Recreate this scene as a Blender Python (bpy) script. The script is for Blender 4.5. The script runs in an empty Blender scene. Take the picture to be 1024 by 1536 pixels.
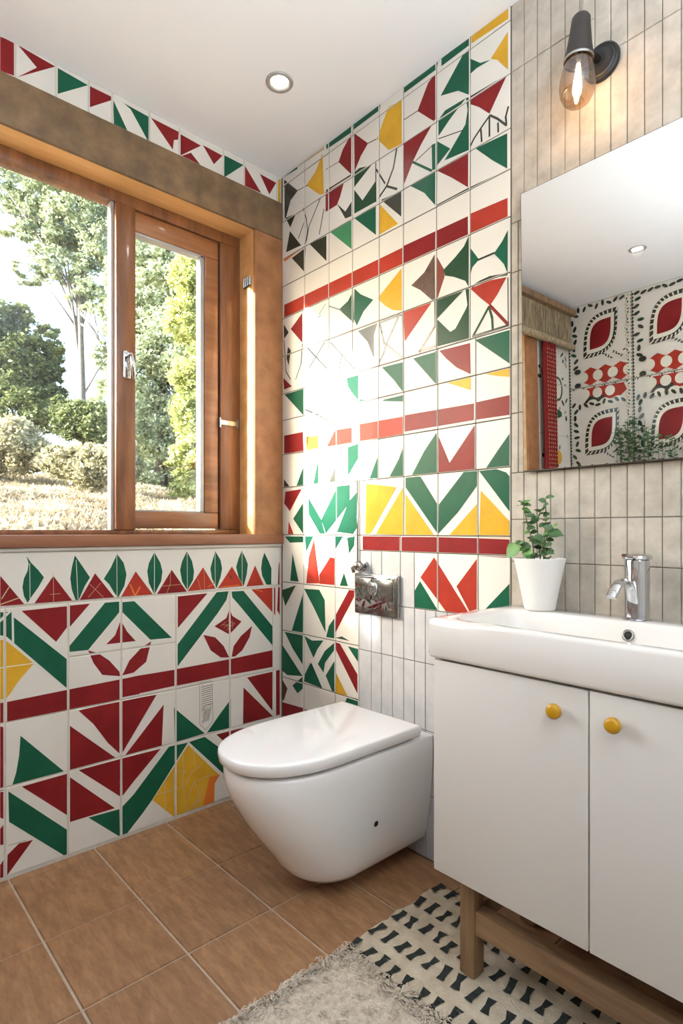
import bpy, bmesh, math, random
import numpy as np
from mathutils import Vector, Matrix
from mathutils.geometry import tessellate_polygon
random.seed(7); rng = np.random.default_rng(7)
SC = bpy.context.scene; COL = SC.collection
PI = math.pi
H = 2.5                       # ceiling height; back wall is y=0, window wall is x=0
CAM = Vector((1.944, -1.439, 1.035))

# ------------------------------------------------------------------ helpers
def tag(o, label=None, cat=None, group=None, kind=None):
    if label: o['label'] = label
    if cat: o['category'] = cat
    if group: o['group'] = group
    if kind: o['kind'] = kind
    return o
def empty(name, loc=(0, 0, 0), label=None, cat=None, group=None, kind=None):
    o = bpy.data.objects.new(name, None); COL.objects.link(o); o.location = loc
    o.empty_display_size = 0.05
    return tag(o, label, cat, group, kind)
def org(p):
    v = Vector((0, 0, 0))
    while p: v += p.location; p = p.parent
    return v
def mesh(name, verts, faces, mats, parent=None, midx=None, smooth=False, loc=None):
    """verts in world coordinates"""
    o0 = org(parent) if parent else Vector((0, 0, 0))
    if loc is not None: o0 = Vector(loc)
    me = bpy.data.meshes.new(name)
    vs = np.asarray(verts, dtype=float).reshape(-1, 3) - np.array(o0)
    me.from_pydata(vs.tolist(), [], [list(f) for f in faces])
    if not isinstance(mats, (list, tuple)): mats = [mats]
    for m in mats: me.materials.append(m)
    if midx is not None: me.polygons.foreach_set('material_index', midx)
    if smooth: me.polygons.foreach_set('use_smooth', [True] * len(me.polygons))
    me.update()
    o = bpy.data.objects.new(name, me); COL.objects.link(o)
    if loc is not None: o.location = o0 - (org(parent) if parent else Vector((0, 0, 0)))
    if parent: o.parent = parent
    return o
def bobj(name, bm, mats, parent=None, smooth=False, loc=None, auto=None):
    bm.verts.ensure_lookup_table()
    for i, v in enumerate(bm.verts): v.index = i
    bmesh.ops.recalc_face_normals(bm, faces=bm.faces)
    vs = [tuple(v.co) for v in bm.verts]; fs = [[v.index for v in f.verts] for f in bm.faces]
    mi = [f.material_index for f in bm.faces]
    bm.free()
    o = mesh(name, vs, fs, mats, parent, mi, smooth, loc)
    if auto:
        o.data.set_sharp_from_angle(angle=math.radians(auto))
    return o
def box(bm, lo, hi, bev=0.0, seg=2, mi=0):
    m = Matrix.Translation([(a + b) / 2 for a, b in zip(lo, hi)]) @ Matrix.Diagonal([max(b - a, 1e-5) for a, b in zip(lo, hi)] + [1])
    r = bmesh.ops.create_cube(bm, size=1, matrix=m)
    fs = set(f for v in r['verts'] for f in v.link_faces)
    for f in fs: f.material_index = mi
    if bev:
        es = list(set(e for v in r['verts'] for e in v.link_edges))
        rr = bmesh.ops.bevel(bm, geom=es, offset=bev, segments=seg, affect='EDGES', profile=0.5)
        for f in rr['faces']: f.material_index = mi
def boxo(name, lo, hi, mat, parent=None, bev=0.0, seg=2, loc=None, smooth=False):
    bm = bmesh.new(); box(bm, lo, hi, bev, seg)
    return bobj(name, bm, mat, parent, smooth or bev > 0, loc, auto=35)
def lathe(bm, prof, c, seg=32, axis=(0, 0, 1), mi=0, caps=True):
    a = Vector(axis).normalized(); q = Vector((0, 0, 1)).rotation_difference(a)
    rings = []
    for r, z in prof:
        rings.append([bm.verts.new(Vector(c) + q @ Vector((r * math.cos(2 * PI * k / seg), r * math.sin(2 * PI * k / seg), z))) for k in range(seg)])
    for i in range(len(rings) - 1):
        for k in range(seg):
            f = bm.faces.new((rings[i][k], rings[i][(k + 1) % seg], rings[i + 1][(k + 1) % seg], rings[i + 1][k])); f.material_index = mi
    if caps:
        for rg in (rings[0], rings[-1]):
            f = bm.faces.new(rg); f.material_index = mi
def tube(bm, pts, r, seg=8, mi=0, taper=None, flat=1.0):
    pts = [Vector(p) for p in pts]; rings = []
    n = len(pts); up = Vector((0.13, 0.31, 0.94)).normalized()
    for i, p in enumerate(pts):
        t = (pts[min(i + 1, n - 1)] - pts[max(i - 1, 0)]).normalized()
        s = t.cross(up); s = s.normalized() if s.length > 1e-3 else Vector((1, 0, 0)); u = s.cross(t)
        rr = r if not taper else r * (1 + (taper - 1) * i / (n - 1))
        rings.append([bm.verts.new(p + s * rr * math.cos(2 * PI * k / seg) + u * rr * flat * math.sin(2 * PI * k / seg)) for k in range(seg)])
    for i in range(n - 1):
        for k in range(seg):
            f = bm.faces.new((rings[i][k], rings[i][(k + 1) % seg], rings[i + 1][(k + 1) % seg], rings[i + 1][k])); f.material_index = mi
    for rg in (rings[0], rings[-1]): bm.faces.new(rg).material_index = mi
def loft(bm, rings, mi=0, cap0=True, cap1=True):
    R_ = [[bm.verts.new(p) for p in rg] for rg in rings]; n = len(R_[0])
    for i in range(len(R_) - 1):
        for k in range(n):
            bm.faces.new((R_[i][k], R_[i][(k + 1) % n], R_[i + 1][(k + 1) % n], R_[i + 1][k])).material_index = mi
    if cap0: bm.faces.new(R_[0]).material_index = mi
    if cap1: bm.faces.new(R_[-1]).material_index = mi

# ------------------------------------------------------------------ materials
def srgb(r, g, b):
    f = lambda c: (c / 255 / 12.92) if c / 255 <= 0.04045 else ((c / 255 + 0.055) / 1.055) ** 2.4
    return (f(r), f(g), f(b), 1)
def new_mat(name):
    m = bpy.data.materials.new(name); m.use_nodes = True
    nt = m.node_tree; return m, nt, nt.nodes['Principled BSDF']
def nd(nt, t, **kw):
    n = nt.nodes.new(t)
    for k, v in kw.items():
        if k in n.inputs: n.inputs[k].default_value = v
        else: setattr(n, k, v)
    return n
def coords(nt, scale=(1, 1, 1), rot=(0, 0, 0)):
    tc = nd(nt, 'ShaderNodeTexCoord'); g = nd(nt, 'ShaderNodeNewGeometry'); mp = nd(nt, 'ShaderNodeMapping')
    mp.inputs['Scale'].default_value = scale; mp.inputs['Rotation'].default_value = rot
    nt.links.new(g.outputs['Position'], mp.inputs['Vector']); return mp.outputs['Vector']
def solid(name, col, rough=0.5, var=0.0, vscale=6.0, bump=0.0, bscale=60.0, metal=0.0, coat=0.0, stretch=(1, 1, 1), col2=None, detail=5, spec=0.5):
    m, nt, b = new_mat(name)
    b.inputs['Roughness'].default_value = rough; b.inputs['Metallic'].default_value = metal
    b.inputs['Coat Weight'].default_value = coat; b.inputs['Coat Roughness'].default_value = 0.08
    b.inputs['Specular IOR Level'].default_value = spec
    b.inputs['Base Color'].default_value = col
    vec = coords(nt, stretch)
    if var or col2:
        n = nd(nt, 'ShaderNodeTexNoise', Scale=vscale, Detail=detail, Roughness=0.6)
        nt.links.new(vec, n.inputs['Vector'])
        r = nd(nt, 'ShaderNodeValToRGB')
        c2 = col2 or tuple(c * (1 - var) for c in col[:3]) + (1,)
        r.color_ramp.elements[0].position = 0.32; r.color_ramp.elements[0].color = c2
        r.color_ramp.elements[1].position = 0.68; r.color_ramp.elements[1].color = col
        nt.links.new(n.outputs['Fac'], r.inputs['Fac']); nt.links.new(r.outputs['Color'], b.inputs['Base Color'])
    if bump:
        n2 = nd(nt, 'ShaderNodeTexNoise', Scale=bscale, Detail=4.0)
        nt.links.new(vec, n2.inputs['Vector'])
        bp = nd(nt, 'ShaderNodeBump', Strength=bump, Distance=0.004)
        nt.links.new(n2.outputs['Fac'], bp.inputs['Height']); nt.links.new(bp.outputs['Normal'], b.inputs['Normal'])
    return m
def wood(name, c1, c2, axis='z', rough=0.45, scale=14, coat=0.0):
    st = {'x': (0.12, 1, 1), 'y': (1, 0.12, 1), 'z': (1, 1, 0.12)}[axis]
    m = solid(name, c1, rough, vscale=scale, col2=c2, bump=0.15, bscale=scale * 5, stretch=st, detail=8, coat=coat)
    return m
def glassy(name, tint=(1, 1, 1, 1), rough=0.0, f=1.45, extra=0.0):
    m = bpy.data.materials.new(name); m.use_nodes = True; nt = m.node_tree; nt.nodes.clear()
    o = nd(nt, 'ShaderNodeOutputMaterial'); t = nd(nt, 'ShaderNodeBsdfTransparent'); g = nd(nt, 'ShaderNodeBsdfGlossy')
    t.inputs['Color'].default_value = tint; g.inputs['Roughness'].default_value = rough
    lw = nd(nt, 'ShaderNodeLayerWeight', Blend=0.5); mx = nd(nt, 'ShaderNodeMixShader')
    pw = nd(nt, 'ShaderNodeMath', operation='POWER'); pw.inputs[1].default_value = 5.0
    add = nd(nt, 'ShaderNodeMath', operation='MULTIPLY_ADD'); add.inputs[1].default_value = 0.85; add.inputs[2].default_value = 0.035 + extra
    nt.links.new(lw.outputs['Facing'], pw.inputs[0]); nt.links.new(pw.outputs[0], add.inputs[0]); nt.links.new(add.outputs[0], mx.inputs[0])
    nt.links.new(t.outputs[0], mx.inputs[1]); nt.links.new(g.outputs[0], mx.inputs[2]); nt.links.new(mx.outputs[0], o.inputs[0])
    return m
def emit(name, col, s):
    m, nt, b = new_mat(name); b.inputs['Base Color'].default_value = (0.8, 0.8, 0.78, 1)
    b.inputs['Emission Color'].default_value = col; b.inputs['Emission Strength'].default_value = s; return m

M = {}
G_ = lambda n, c, **k: solid(n, c, 0.3, spec=.13, var=0.22, vscale=9, bump=0.06, bscale=25, **k)
M['tile_white'] = solid('cream_glaze', srgb(224, 219, 210), 0.3, spec=.13, var=0.06, vscale=5, bump=0.05, bscale=22)
M['R'] = G_('dark_red_glaze', srgb(134, 36, 38))
M['Q'] = G_('bright_red_glaze', srgb(172, 58, 44))
M['C'] = G_('rust_glaze', srgb(140, 78, 66))
M['G'] = G_('green_glaze', srgb(32, 92, 68))
M['H'] = G_('light_green_glaze', srgb(76, 142, 100))
M['D'] = G_('deep_green_glaze', srgb(44, 76, 54))
M['K'] = solid('charcoal_glaze', srgb(58, 60, 50), 0.2, var=0.2)
M['Y'] = G_('mustard_glaze', srgb(218, 168, 50))
M['O'] = G_('orange_glaze', srgb(222, 122, 56))
M['B'] = solid('brown_glaze', srgb(98, 70, 58), 0.25, var=0.35, vscale=60)
M['N'] = solid('sand_glaze', srgb(208, 184, 142), 0.25, var=0.2)
M['W'] = solid('white_line_glaze', srgb(226, 222, 208), 0.2)
PK = ['R', 'Q', 'C', 'G', 'H', 'D', 'K', 'Y', 'O', 'B', 'N', 'W']
M['grout_light'] = solid('light_grout', srgb(212, 204, 192), 0.9, var=0.15, vscale=40)
M['grout_dark'] = solid('grey_brown_grout', srgb(92, 82, 70), 0.9, var=0.3, vscale=30)
M['slim_white'] = solid('slim_grey_white_tile', srgb(196, 196, 196), 0.3, spec=.2, vscale=14, col2=srgb(176, 177, 181), bump=0.1, bscale=40)
M['travertine'] = solid('beige_travertine_tile', srgb(194, 185, 172), 0.55, vscale=16, col2=srgb(160, 151, 138), bump=0.2, bscale=70, detail=10)
M['paint'] = solid('white_ceiling_paint', srgb(252, 253, 254), 0.8, var=0.02, bump=0.05, bscale=200)
M['plaster'] = solid('warm_wall_paint', srgb(238, 238, 236), 0.8, var=0.03, bump=0.05)
M['terracotta'] = solid('brown_stone_surround', srgb(136, 108, 76), 0.6, vscale=14, col2=srgb(98, 78, 56), bump=0.25, bscale=50, detail=12)
M['terracotta_side'] = solid('orange_stone_surround', srgb(172, 118, 74), 0.6, vscale=14, col2=srgb(138, 92, 56), bump=0.25, bscale=50, detail=12)
M['reveal'] = wood('golden_wood_lining', srgb(238, 190, 128), srgb(210, 154, 92), 'y', 0.4, 16)
M['sill'] = wood('red_brown_sill', srgb(150, 98, 68), srgb(116, 74, 52), 'y', 0.35, 20)
M['framewood'] = wood('varnished_frame_wood', srgb(148, 96, 58), srgb(98, 60, 36), 'z', 0.35, 26, 0.3)
M['framewood_y'] = wood('varnished_rail_wood', srgb(166, 110, 66), srgb(120, 76, 44), 'y', 0.35, 26, 0.3)
M['gasket'] = solid('grey_gasket', srgb(176, 174, 170), 0.35, metal=0.2)
M['dark_gap'] = solid('dark_gap_shade', srgb(34, 26, 22), 0.7)
M['oak'] = wood('oak_leg_wood', srgb(152, 120, 86), srgb(104, 78, 54), 'z', 0.55, 30)
M['oak_x'] = wood('oak_rail_wood', srgb(152, 120, 86), srgb(104, 78, 54), 'x', 0.55, 30)
M['ceramic'] = solid('white_ceramic', srgb(238, 236, 234), 0.08, coat=0.6)
M['ceramic_basin'] = solid('warm_white_ceramic', srgb(224, 219, 213), 0.1, coat=0.4)
M['lacquer'] = solid('off_white_lacquer', srgb(208, 203, 196), 0.42, bump=0.02, bscale=300)
M['mustard_knob'] = solid('mustard_knob', srgb(196, 144, 12), 0.3, var=0.15, vscale=60, coat=0.3)
M['chrome'] = solid('chrome', (0.60, 0.61, 0.63, 1), 0.06, metal=1.0)
M['satin_chrome'] = solid('satin_chrome', (0.42, 0.42, 0.41, 1), 0.16, metal=1.0, var=0.2, vscale=20)
M['mirror'] = solid('mirror_silver', (0.90, 0.90, 0.88, 1), 0.0, metal=1.0)
M['mirror_edge'] = solid('dark_mirror_edge', srgb(84, 76, 66), 0.4, metal=0.3)
M['black'] = solid('matt_black_metal', srgb(26, 25, 25), 0.5, bump=0.1, bscale=200)
M['socket'] = solid('dark_bronze_socket', srgb(40, 31, 27), 0.45, var=0.3, vscale=30)
M['cord'] = solid('grey_cord', srgb(140, 132, 122), 0.6)
M['bulb'] = glassy('amber_bulb_glass', (0.86, 0.70, 0.54, 1), 0.03, 1.5, 0.13)
M['glass'] = glassy('window_glass', (0.97, 0.99, 0.98, 1), 0.0, 1.3, 0.0)
M['filament'] = emit('glowing_filament', (1, 0.72, 0.40, 1), 60)
M['diffuser'] = emit('downlight_lens', (1, 0.86, 0.66, 1), 14)
M['fill_glow'] = emit('added_fill_glow', (.84, .92, 1.0, 1), 20)  # glowing disc of the added uplighter
M['pot'] = solid('white_plant_pot', srgb(236, 233, 228), 0.35)
M['soil'] = solid('potting_soil', srgb(60, 44, 32), 0.95, var=0.4, vscale=80, bump=0.8, bscale=150)
M['leaf'] = solid('house_plant_leaf', srgb(84, 116, 72), 0.45, vscale=40, col2=srgb(46, 80, 56))
M['leaf_pale'] = solid('pale_green_leaf', srgb(112, 158, 76), 0.45, vscale=30, col2=srgb(70, 120, 60))
M['stem'] = solid('plant_stem', srgb(96, 110, 62), 0.6)
M['flower'] = solid('yellow_flower', srgb(216, 200, 50), 0.6)
M['rug_base'] = solid('woven_cream_rug', srgb(214, 200, 176), 0.95, vscale=22, col2=srgb(186, 170, 146), bump=0.9, bscale=220)
M['rug_mark'] = solid('black_rug_motif', srgb(44, 50, 46), 0.95, var=0.4, vscale=60, bump=0.8, bscale=260)
M['shag'] = solid('cream_shag', srgb(222, 208, 188), 0.95, vscale=60, col2=srgb(186, 170, 150), bump=0.6, bscale=300)
M['curtain'] = solid('red_beaded_curtain', srgb(156, 30, 28), 0.8, var=0.5, vscale=70, bump=0.6, bscale=160)
M['blind'] = solid('woven_reed_blind', srgb(196, 176, 142), 0.9, vscale=90, col2=srgb(112, 96, 72), bump=0.8, bscale=200, stretch=(1, 1, 0.15))
def mat_floor():
    m, nt, b = new_mat('terracotta_floor_tile')
    vec = coords(nt, (1.0, 3.6, 1), (0, 0, 0.35))
    n = nd(nt, 'ShaderNodeTexNoise', Scale=11.0, Detail=12.0, Roughness=0.72); nt.links.new(vec, n.inputs['Vector'])
    r = nd(nt, 'ShaderNodeValToRGB'); e = r.color_ramp.elements
    e[0].position = 0.3; e[0].color = srgb(128, 92, 62); e[1].position = 0.72; e[1].color = srgb(186, 144, 104)
    x = e.new(0.5); x.color = srgb(158, 117, 82)
    nt.links.new(n.outputs['Fac'], r.inputs['Fac'])
    oi = nd(nt, 'ShaderNodeAttribute', attribute_name='shade')
    mx = nd(nt, 'ShaderNodeMixRGB', blend_type='MULTIPLY'); mx.inputs['Fac'].default_value = 1
    nt.links.new(r.outputs['Color'], mx.inputs['Color1']); nt.links.new(oi.outputs['Color'], mx.inputs['Color2'])
    nt.links.new(mx.outputs['Color'], b.inputs['Base Color']); b.inputs['Roughness'].default_value = 0.5
    bp = nd(nt, 'ShaderNodeBump', Strength=0.12, Distance=0.003); nt.links.new(n.outputs['Fac'], bp.inputs['Height']); nt.links.new(bp.outputs['Normal'], b.inputs['Normal'])
    return m
M['floor'] = mat_floor()
M['floor_grout'] = solid('floor_grout', srgb(196, 180, 162), 0.9, var=0.2, vscale=40)
def leafmat(name, c1, c2, tr=0.35):
    m, nt, b = new_mat(name)
    n = nd(nt, 'ShaderNodeTexNoise', Scale=1.3, Detail=3.0); nt.links.new(coords(nt), n.inputs['Vector'])
    at = nd(nt, 'ShaderNodeAttribute', attribute_name='shade')
    ad = nd(nt, 'ShaderNodeMath', operation='MULTIPLY_ADD'); ad.inputs[1].default_value = 0.55
    nt.links.new(at.outputs['Fac'], ad.inputs[0]); nt.links.new(n.outputs['Fac'], ad.inputs[2])
    r = nd(nt, 'ShaderNodeValToRGB'); r.color_ramp.elements[0].position = 0.45; r.color_ramp.elements[1].position = 1.05
    r.color_ramp.elements[0].color = c1; r.color_ramp.elements[1].color = c2
    nt.links.new(ad.outputs[0], r.inputs['Fac'])
    nt.links.new(r.outputs['Color'], b.inputs['Base Color']); b.inputs['Roughness'].default_value = 0.6
    t = nd(nt, 'ShaderNodeBsdfTranslucent'); nt.links.new(r.outputs['Color'], t.inputs['Color'])
    mx = nd(nt, 'ShaderNodeMixShader'); mx.inputs[0].default_value = tr
    nt.links.new(b.outputs[0], mx.inputs[1]); nt.links.new(t.outputs[0], mx.inputs[2])
    nt.links.new(mx.outputs[0], nt.nodes['Material Output'].inputs['Surface'])
    return m
M['fol_dark'] = leafmat('dark_foliage', srgb(70, 82, 48), srgb(142, 152, 98))
M['fol_mid'] = leafmat('grey_green_foliage', srgb(120, 134, 108), srgb(196, 204, 168))
M['fol_bright'] = leafmat('yellow_green_foliage', srgb(132, 146, 84), srgb(204, 206, 140))
M['fol_dry'] = leafmat('dry_scrub_foliage', srgb(124, 122, 92), srgb(196, 188, 152))
M['straw'] = leafmat('dry_grass', srgb(128, 108, 80), srgb(196, 180, 148), 0.3)
M['bark'] = solid('grey_bark', srgb(128, 122, 118), 0.9, var=0.4, vscale=8, bump=0.5, bscale=30)
M['soil_hill'] = solid('dry_hillside_soil', srgb(168, 150, 120), 0.95, vscale=3, col2=srgb(120, 100, 74), bump=0.6, bscale=20)
SKY = 1.3; EXPO = 0.06; UP_W = 54
LEFT_PAINT = """
R 0 -1029,2495 -989,2499 -991,2399 -1029,2394
R 0 -982,2497 -877,2489 -985,2398 -930,2457
G 0 -870,2488 -778,2482 -870,2407
R 0 -773,2482 -702,2483 -704,2470 -773,2413
G 0 -698,2477 -647,2392 -694,2393
G 0 -662,2482 -573,2478 -573,2388 -637,2472
R 0 -566,2479 -461,2478 -464,2448 -480,2440 -484,2403
R 0 -455,2473 -372,2468 -455,2395
R 0 -455,2392 -413,2424 -365,2388
R 0 -365,2474 -281,2471 -318,2422
G 0 -277,2476 -187,2475 -275,2389
R 0 -182,2477 -103,2398 -180,2396
R 0 -110,2473 -29,2469 -64,2408
Y 0 -20,2484 0,2502 0,2383 -20,2384
G 0 -959,960 -946,939 -926,916 -910,893 -926,863 -942,840 -956,818 -966,840 -970,866 -966,892 -956,915 -953,937
G 0 -819,958 -801,931 -772,885 -788,859 -808,812 -815,811 -828,848 -833,885 -828,921
G 0 -684,959 -662,929 -652,889 -659,851 -681,811 -696,834 -710,859 -728,878 -705,914
R 0 -1029,904 -960,808 -1029,809
R 0 -883,896 -823,809 -942,807
R 0 -756,898 -691,812 -807,810
Q 0 -620,898 -558,813 -672,812
W 1.6 -950,937 -949,828
W 1.6 -815,943 -809,812
W 1.6 -685,956 -684,814
N 3 -1025,836 -1006,869
N 3 -1029,819 -979,835
N 1.5 -883,903 -882,807
N 1.2 -893,839 -862,839
N 1.2 -772,863 -729,817
N 1.2 -777,821 -738,865
O 5 -640,855 -622,814 -605,843
G 0 -553,962 -531,924 -523,893 -528,858 -553,813 -573,855 -579,896 -573,925
G 0 -429,962 -408,925 -400,887 -404,856 -427,819 -448,853 -456,895 -448,926
G 0 -312,960 -289,926 -282,893 -289,860 -306,819 -326,857 -333,895 -323,927
G 0 -194,959 -176,928 -166,905 -171,865 -185,820 -209,856 -220,896 -209,929
G 0 -87,949 -66,913 -52,883 -53,817 -77,819 -98,856 -103,885 -98,919
R 0 -488,897 -429,815 -546,811
Q 0 -363,901 -310,818 -426,816
Q 0 -239,899 -186,820 -301,818
Q 0 -132,899 -90,818 -173,817
W 1.8 -553,960 -553,814
W 1.8 -428,957 -427,822
W 1.8 -313,954 -312,821
W 1.8 -193,954 -192,822
N 1.2 -525,841 -451,843
N 1.2 -492,894 -494,846 -509,811
N 1.2 -359,896 -357,816
N 1.2 -385,860 -373,817
O 3 -344,826 -316,840
B 6 -250,864 -238,853
O 3 -289,822 -206,825
G 0 -1029,796 -1008,795 -1029,777
G 0 -1029,766 -999,795 -998,707 -1014,724 -1029,728
R 0 -972,795 -843,798 -841,733 -875,689
R 0 -834,799 -772,800 -834,731
G 0 -993,778 -844,631 -844,539 -992,700
G 0 -836,670 -724,799 -677,799 -677,763 -778,650 -835,652
G 0 -669,796 -625,796 -488,654 -568,657 -669,765
R 0 -672,736 -650,695 -620,659 -720,661 -691,687
R 0 -778,649 -747,636 -710,606 -676,563 -674,548 -733,562 -761,605
R 0 -667,549 -642,596 -604,630 -565,651 -583,582 -604,568 -627,552
Y 0 -1029,714 -1016,713 -938,631 -972,594 -987,575 -1002,552 -1014,537 -1029,540
K 2 -669,651 -667,610 -668,566
W 3 -1029,632 -938,632
R 0 -1011,528 -843,533 -843,470 -1011,464
R 0 -837,533 -676,537 -676,470 -837,469
R 0 -669,537 -607,539 -607,475 -669,475
R 0 -1029,528 -1015,528 -1015,464 -1029,463
R 0 -1029,460 -1018,453 -1018,268 -1029,268
G 0 -975,419 -849,274 -999,271 -987,311 -979,360
R 0 -808,460 -676,464 -676,288 -715,334 -761,406
R 0 -667,465 -545,461 -666,288
R 0 -834,417 -689,277 -834,276
R 0 -519,421 -526,276 -657,277
R 0 -808,269 -674,269 -674,143
R 0 -667,269 -530,267 -627,180 -667,141
R 0 -1029,265 -1016,264 -1016,180 -1029,190
R 0 -1014,173 -1013,104 -1029,110 -1029,157
R 0 -1029,51 -1015,69 -1015,7 -1029,4
R 0 -972,265 -841,267 -841,134
R 0 -834,254 -691,109 -834,111
G 0 -1008,262 -843,90 -843,7 -847,7 -1006,170
G 0 -777,106 -676,101 -674,7
R 0 -1010,73 -979,96 -941,93 -1011,12
K 1.2 -1008,100 -960,98
G 0 -667,106 -627,136 -499,266 -425,263 -560,98 -597,60 -660,2 -667,8
G 0 -480,402 -357,281 -477,277
G 0 -348,281 -293,339 -244,387 -244,276
R 0 -171,458 -42,461 -42,292
R 0 -187,421 -46,278 -189,278
R 0 -308,265 -204,264 -122,252 -268,223
G 0 -421,264 -357,268 -277,196 -275,105
Y 0 -424,255 -293,105 -314,89 -317,3 -480,10 -560,95
O 0 -336,111 -293,109 -316,79 -319,5 -366,8
N 2.6 -444,220 -442,168 -446,112
N 2.6 -515,137 -512,39
N 2.6 -481,168 -477,18
N 2.6 -550,110 -502,108 -446,109
N 2.6 -480,178 -432,156
N 2.6 -404,244 -395,165
N 2.6 -354,178 -412,149 -441,105 -441,63 -427,12
N 2.6 -421,57 -412,91 -401,114 -323,119
N 2.6 -401,114 -380,71 -389,42 -424,11
N 2.6 -360,113 -366,67 -406,5
N 2.6 -406,5 -354,58
K 1.3 -377,472 -325,471 -323,319 -354,293 -377,320 -377,472
K 1.3 -371,377 -323,386
K 1.3 -371,369 -323,378
K 2 -370,461 -354,464 -327,464
K 2 -370,454 -354,456 -327,457
K 2 -370,446 -354,448 -327,449
K 2 -370,438 -354,440 -327,441
K 2 -370,430 -354,433 -327,433
K 2 -370,423 -354,425 -327,425
K 2 -370,415 -354,417 -327,417
K 2 -370,407 -354,409 -327,410
K 2 -370,400 -354,402 -327,402
K 2 -370,392 -354,394 -327,394
K 2 -370,384 -354,386 -327,386
K 1.8 -368,321 -354,368
K 1.8 -363,322 -349,369
K 1.8 -358,323 -344,370
K 1.8 -352,324 -339,370
K 1.8 -347,325 -334,371
K 1.8 -342,326 -330,371
K 1.4 -370,345 -354,358
K 1.4 -370,354 -354,365
K 1.4 -370,362 -354,373
K 1.4 -370,371 -354,380
R 0 -465,800 -345,803 -465,686
G 0 -466,627 -304,806 -254,804 -264,771 -301,725 -466,548
G 0 -241,802 -187,801 -43,641 -43,562 -199,738 -238,780
Q 0 -156,810 -34,811 -34,690
R 0 -250,736 -238,708 -196,681 -251,637 -316,676 -264,702
R 0 -363,649 -313,634 -276,596 -252,549 -289,554 -332,587
R 0 -241,550 -232,590 -199,625 -147,659 -159,615 -193,568 -225,549
R 0 -624,539 -478,538 -478,480 -624,477
R 0 -473,539 -252,542 -252,481 -473,479
R 0 -245,542 -45,549 -45,480 -245,481
R 0 -30,466 -6,462 -6,278 -30,274
R 0 -16,899 -6,922 -6,679 -25,710
K 1.2 -250,800 -250,736
K 1.4 -251,637 -250,548
O 3 -146,807 -98,792
N 1 -289,674 -264,688
N 1 -276,665 -238,685
N 1 -264,655 -225,681
N 1 -264,677 -245,647
N 1 -238,691 -238,658
N 1 -282,679 -232,668
N 1 -257,693 -225,673
"""
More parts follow.
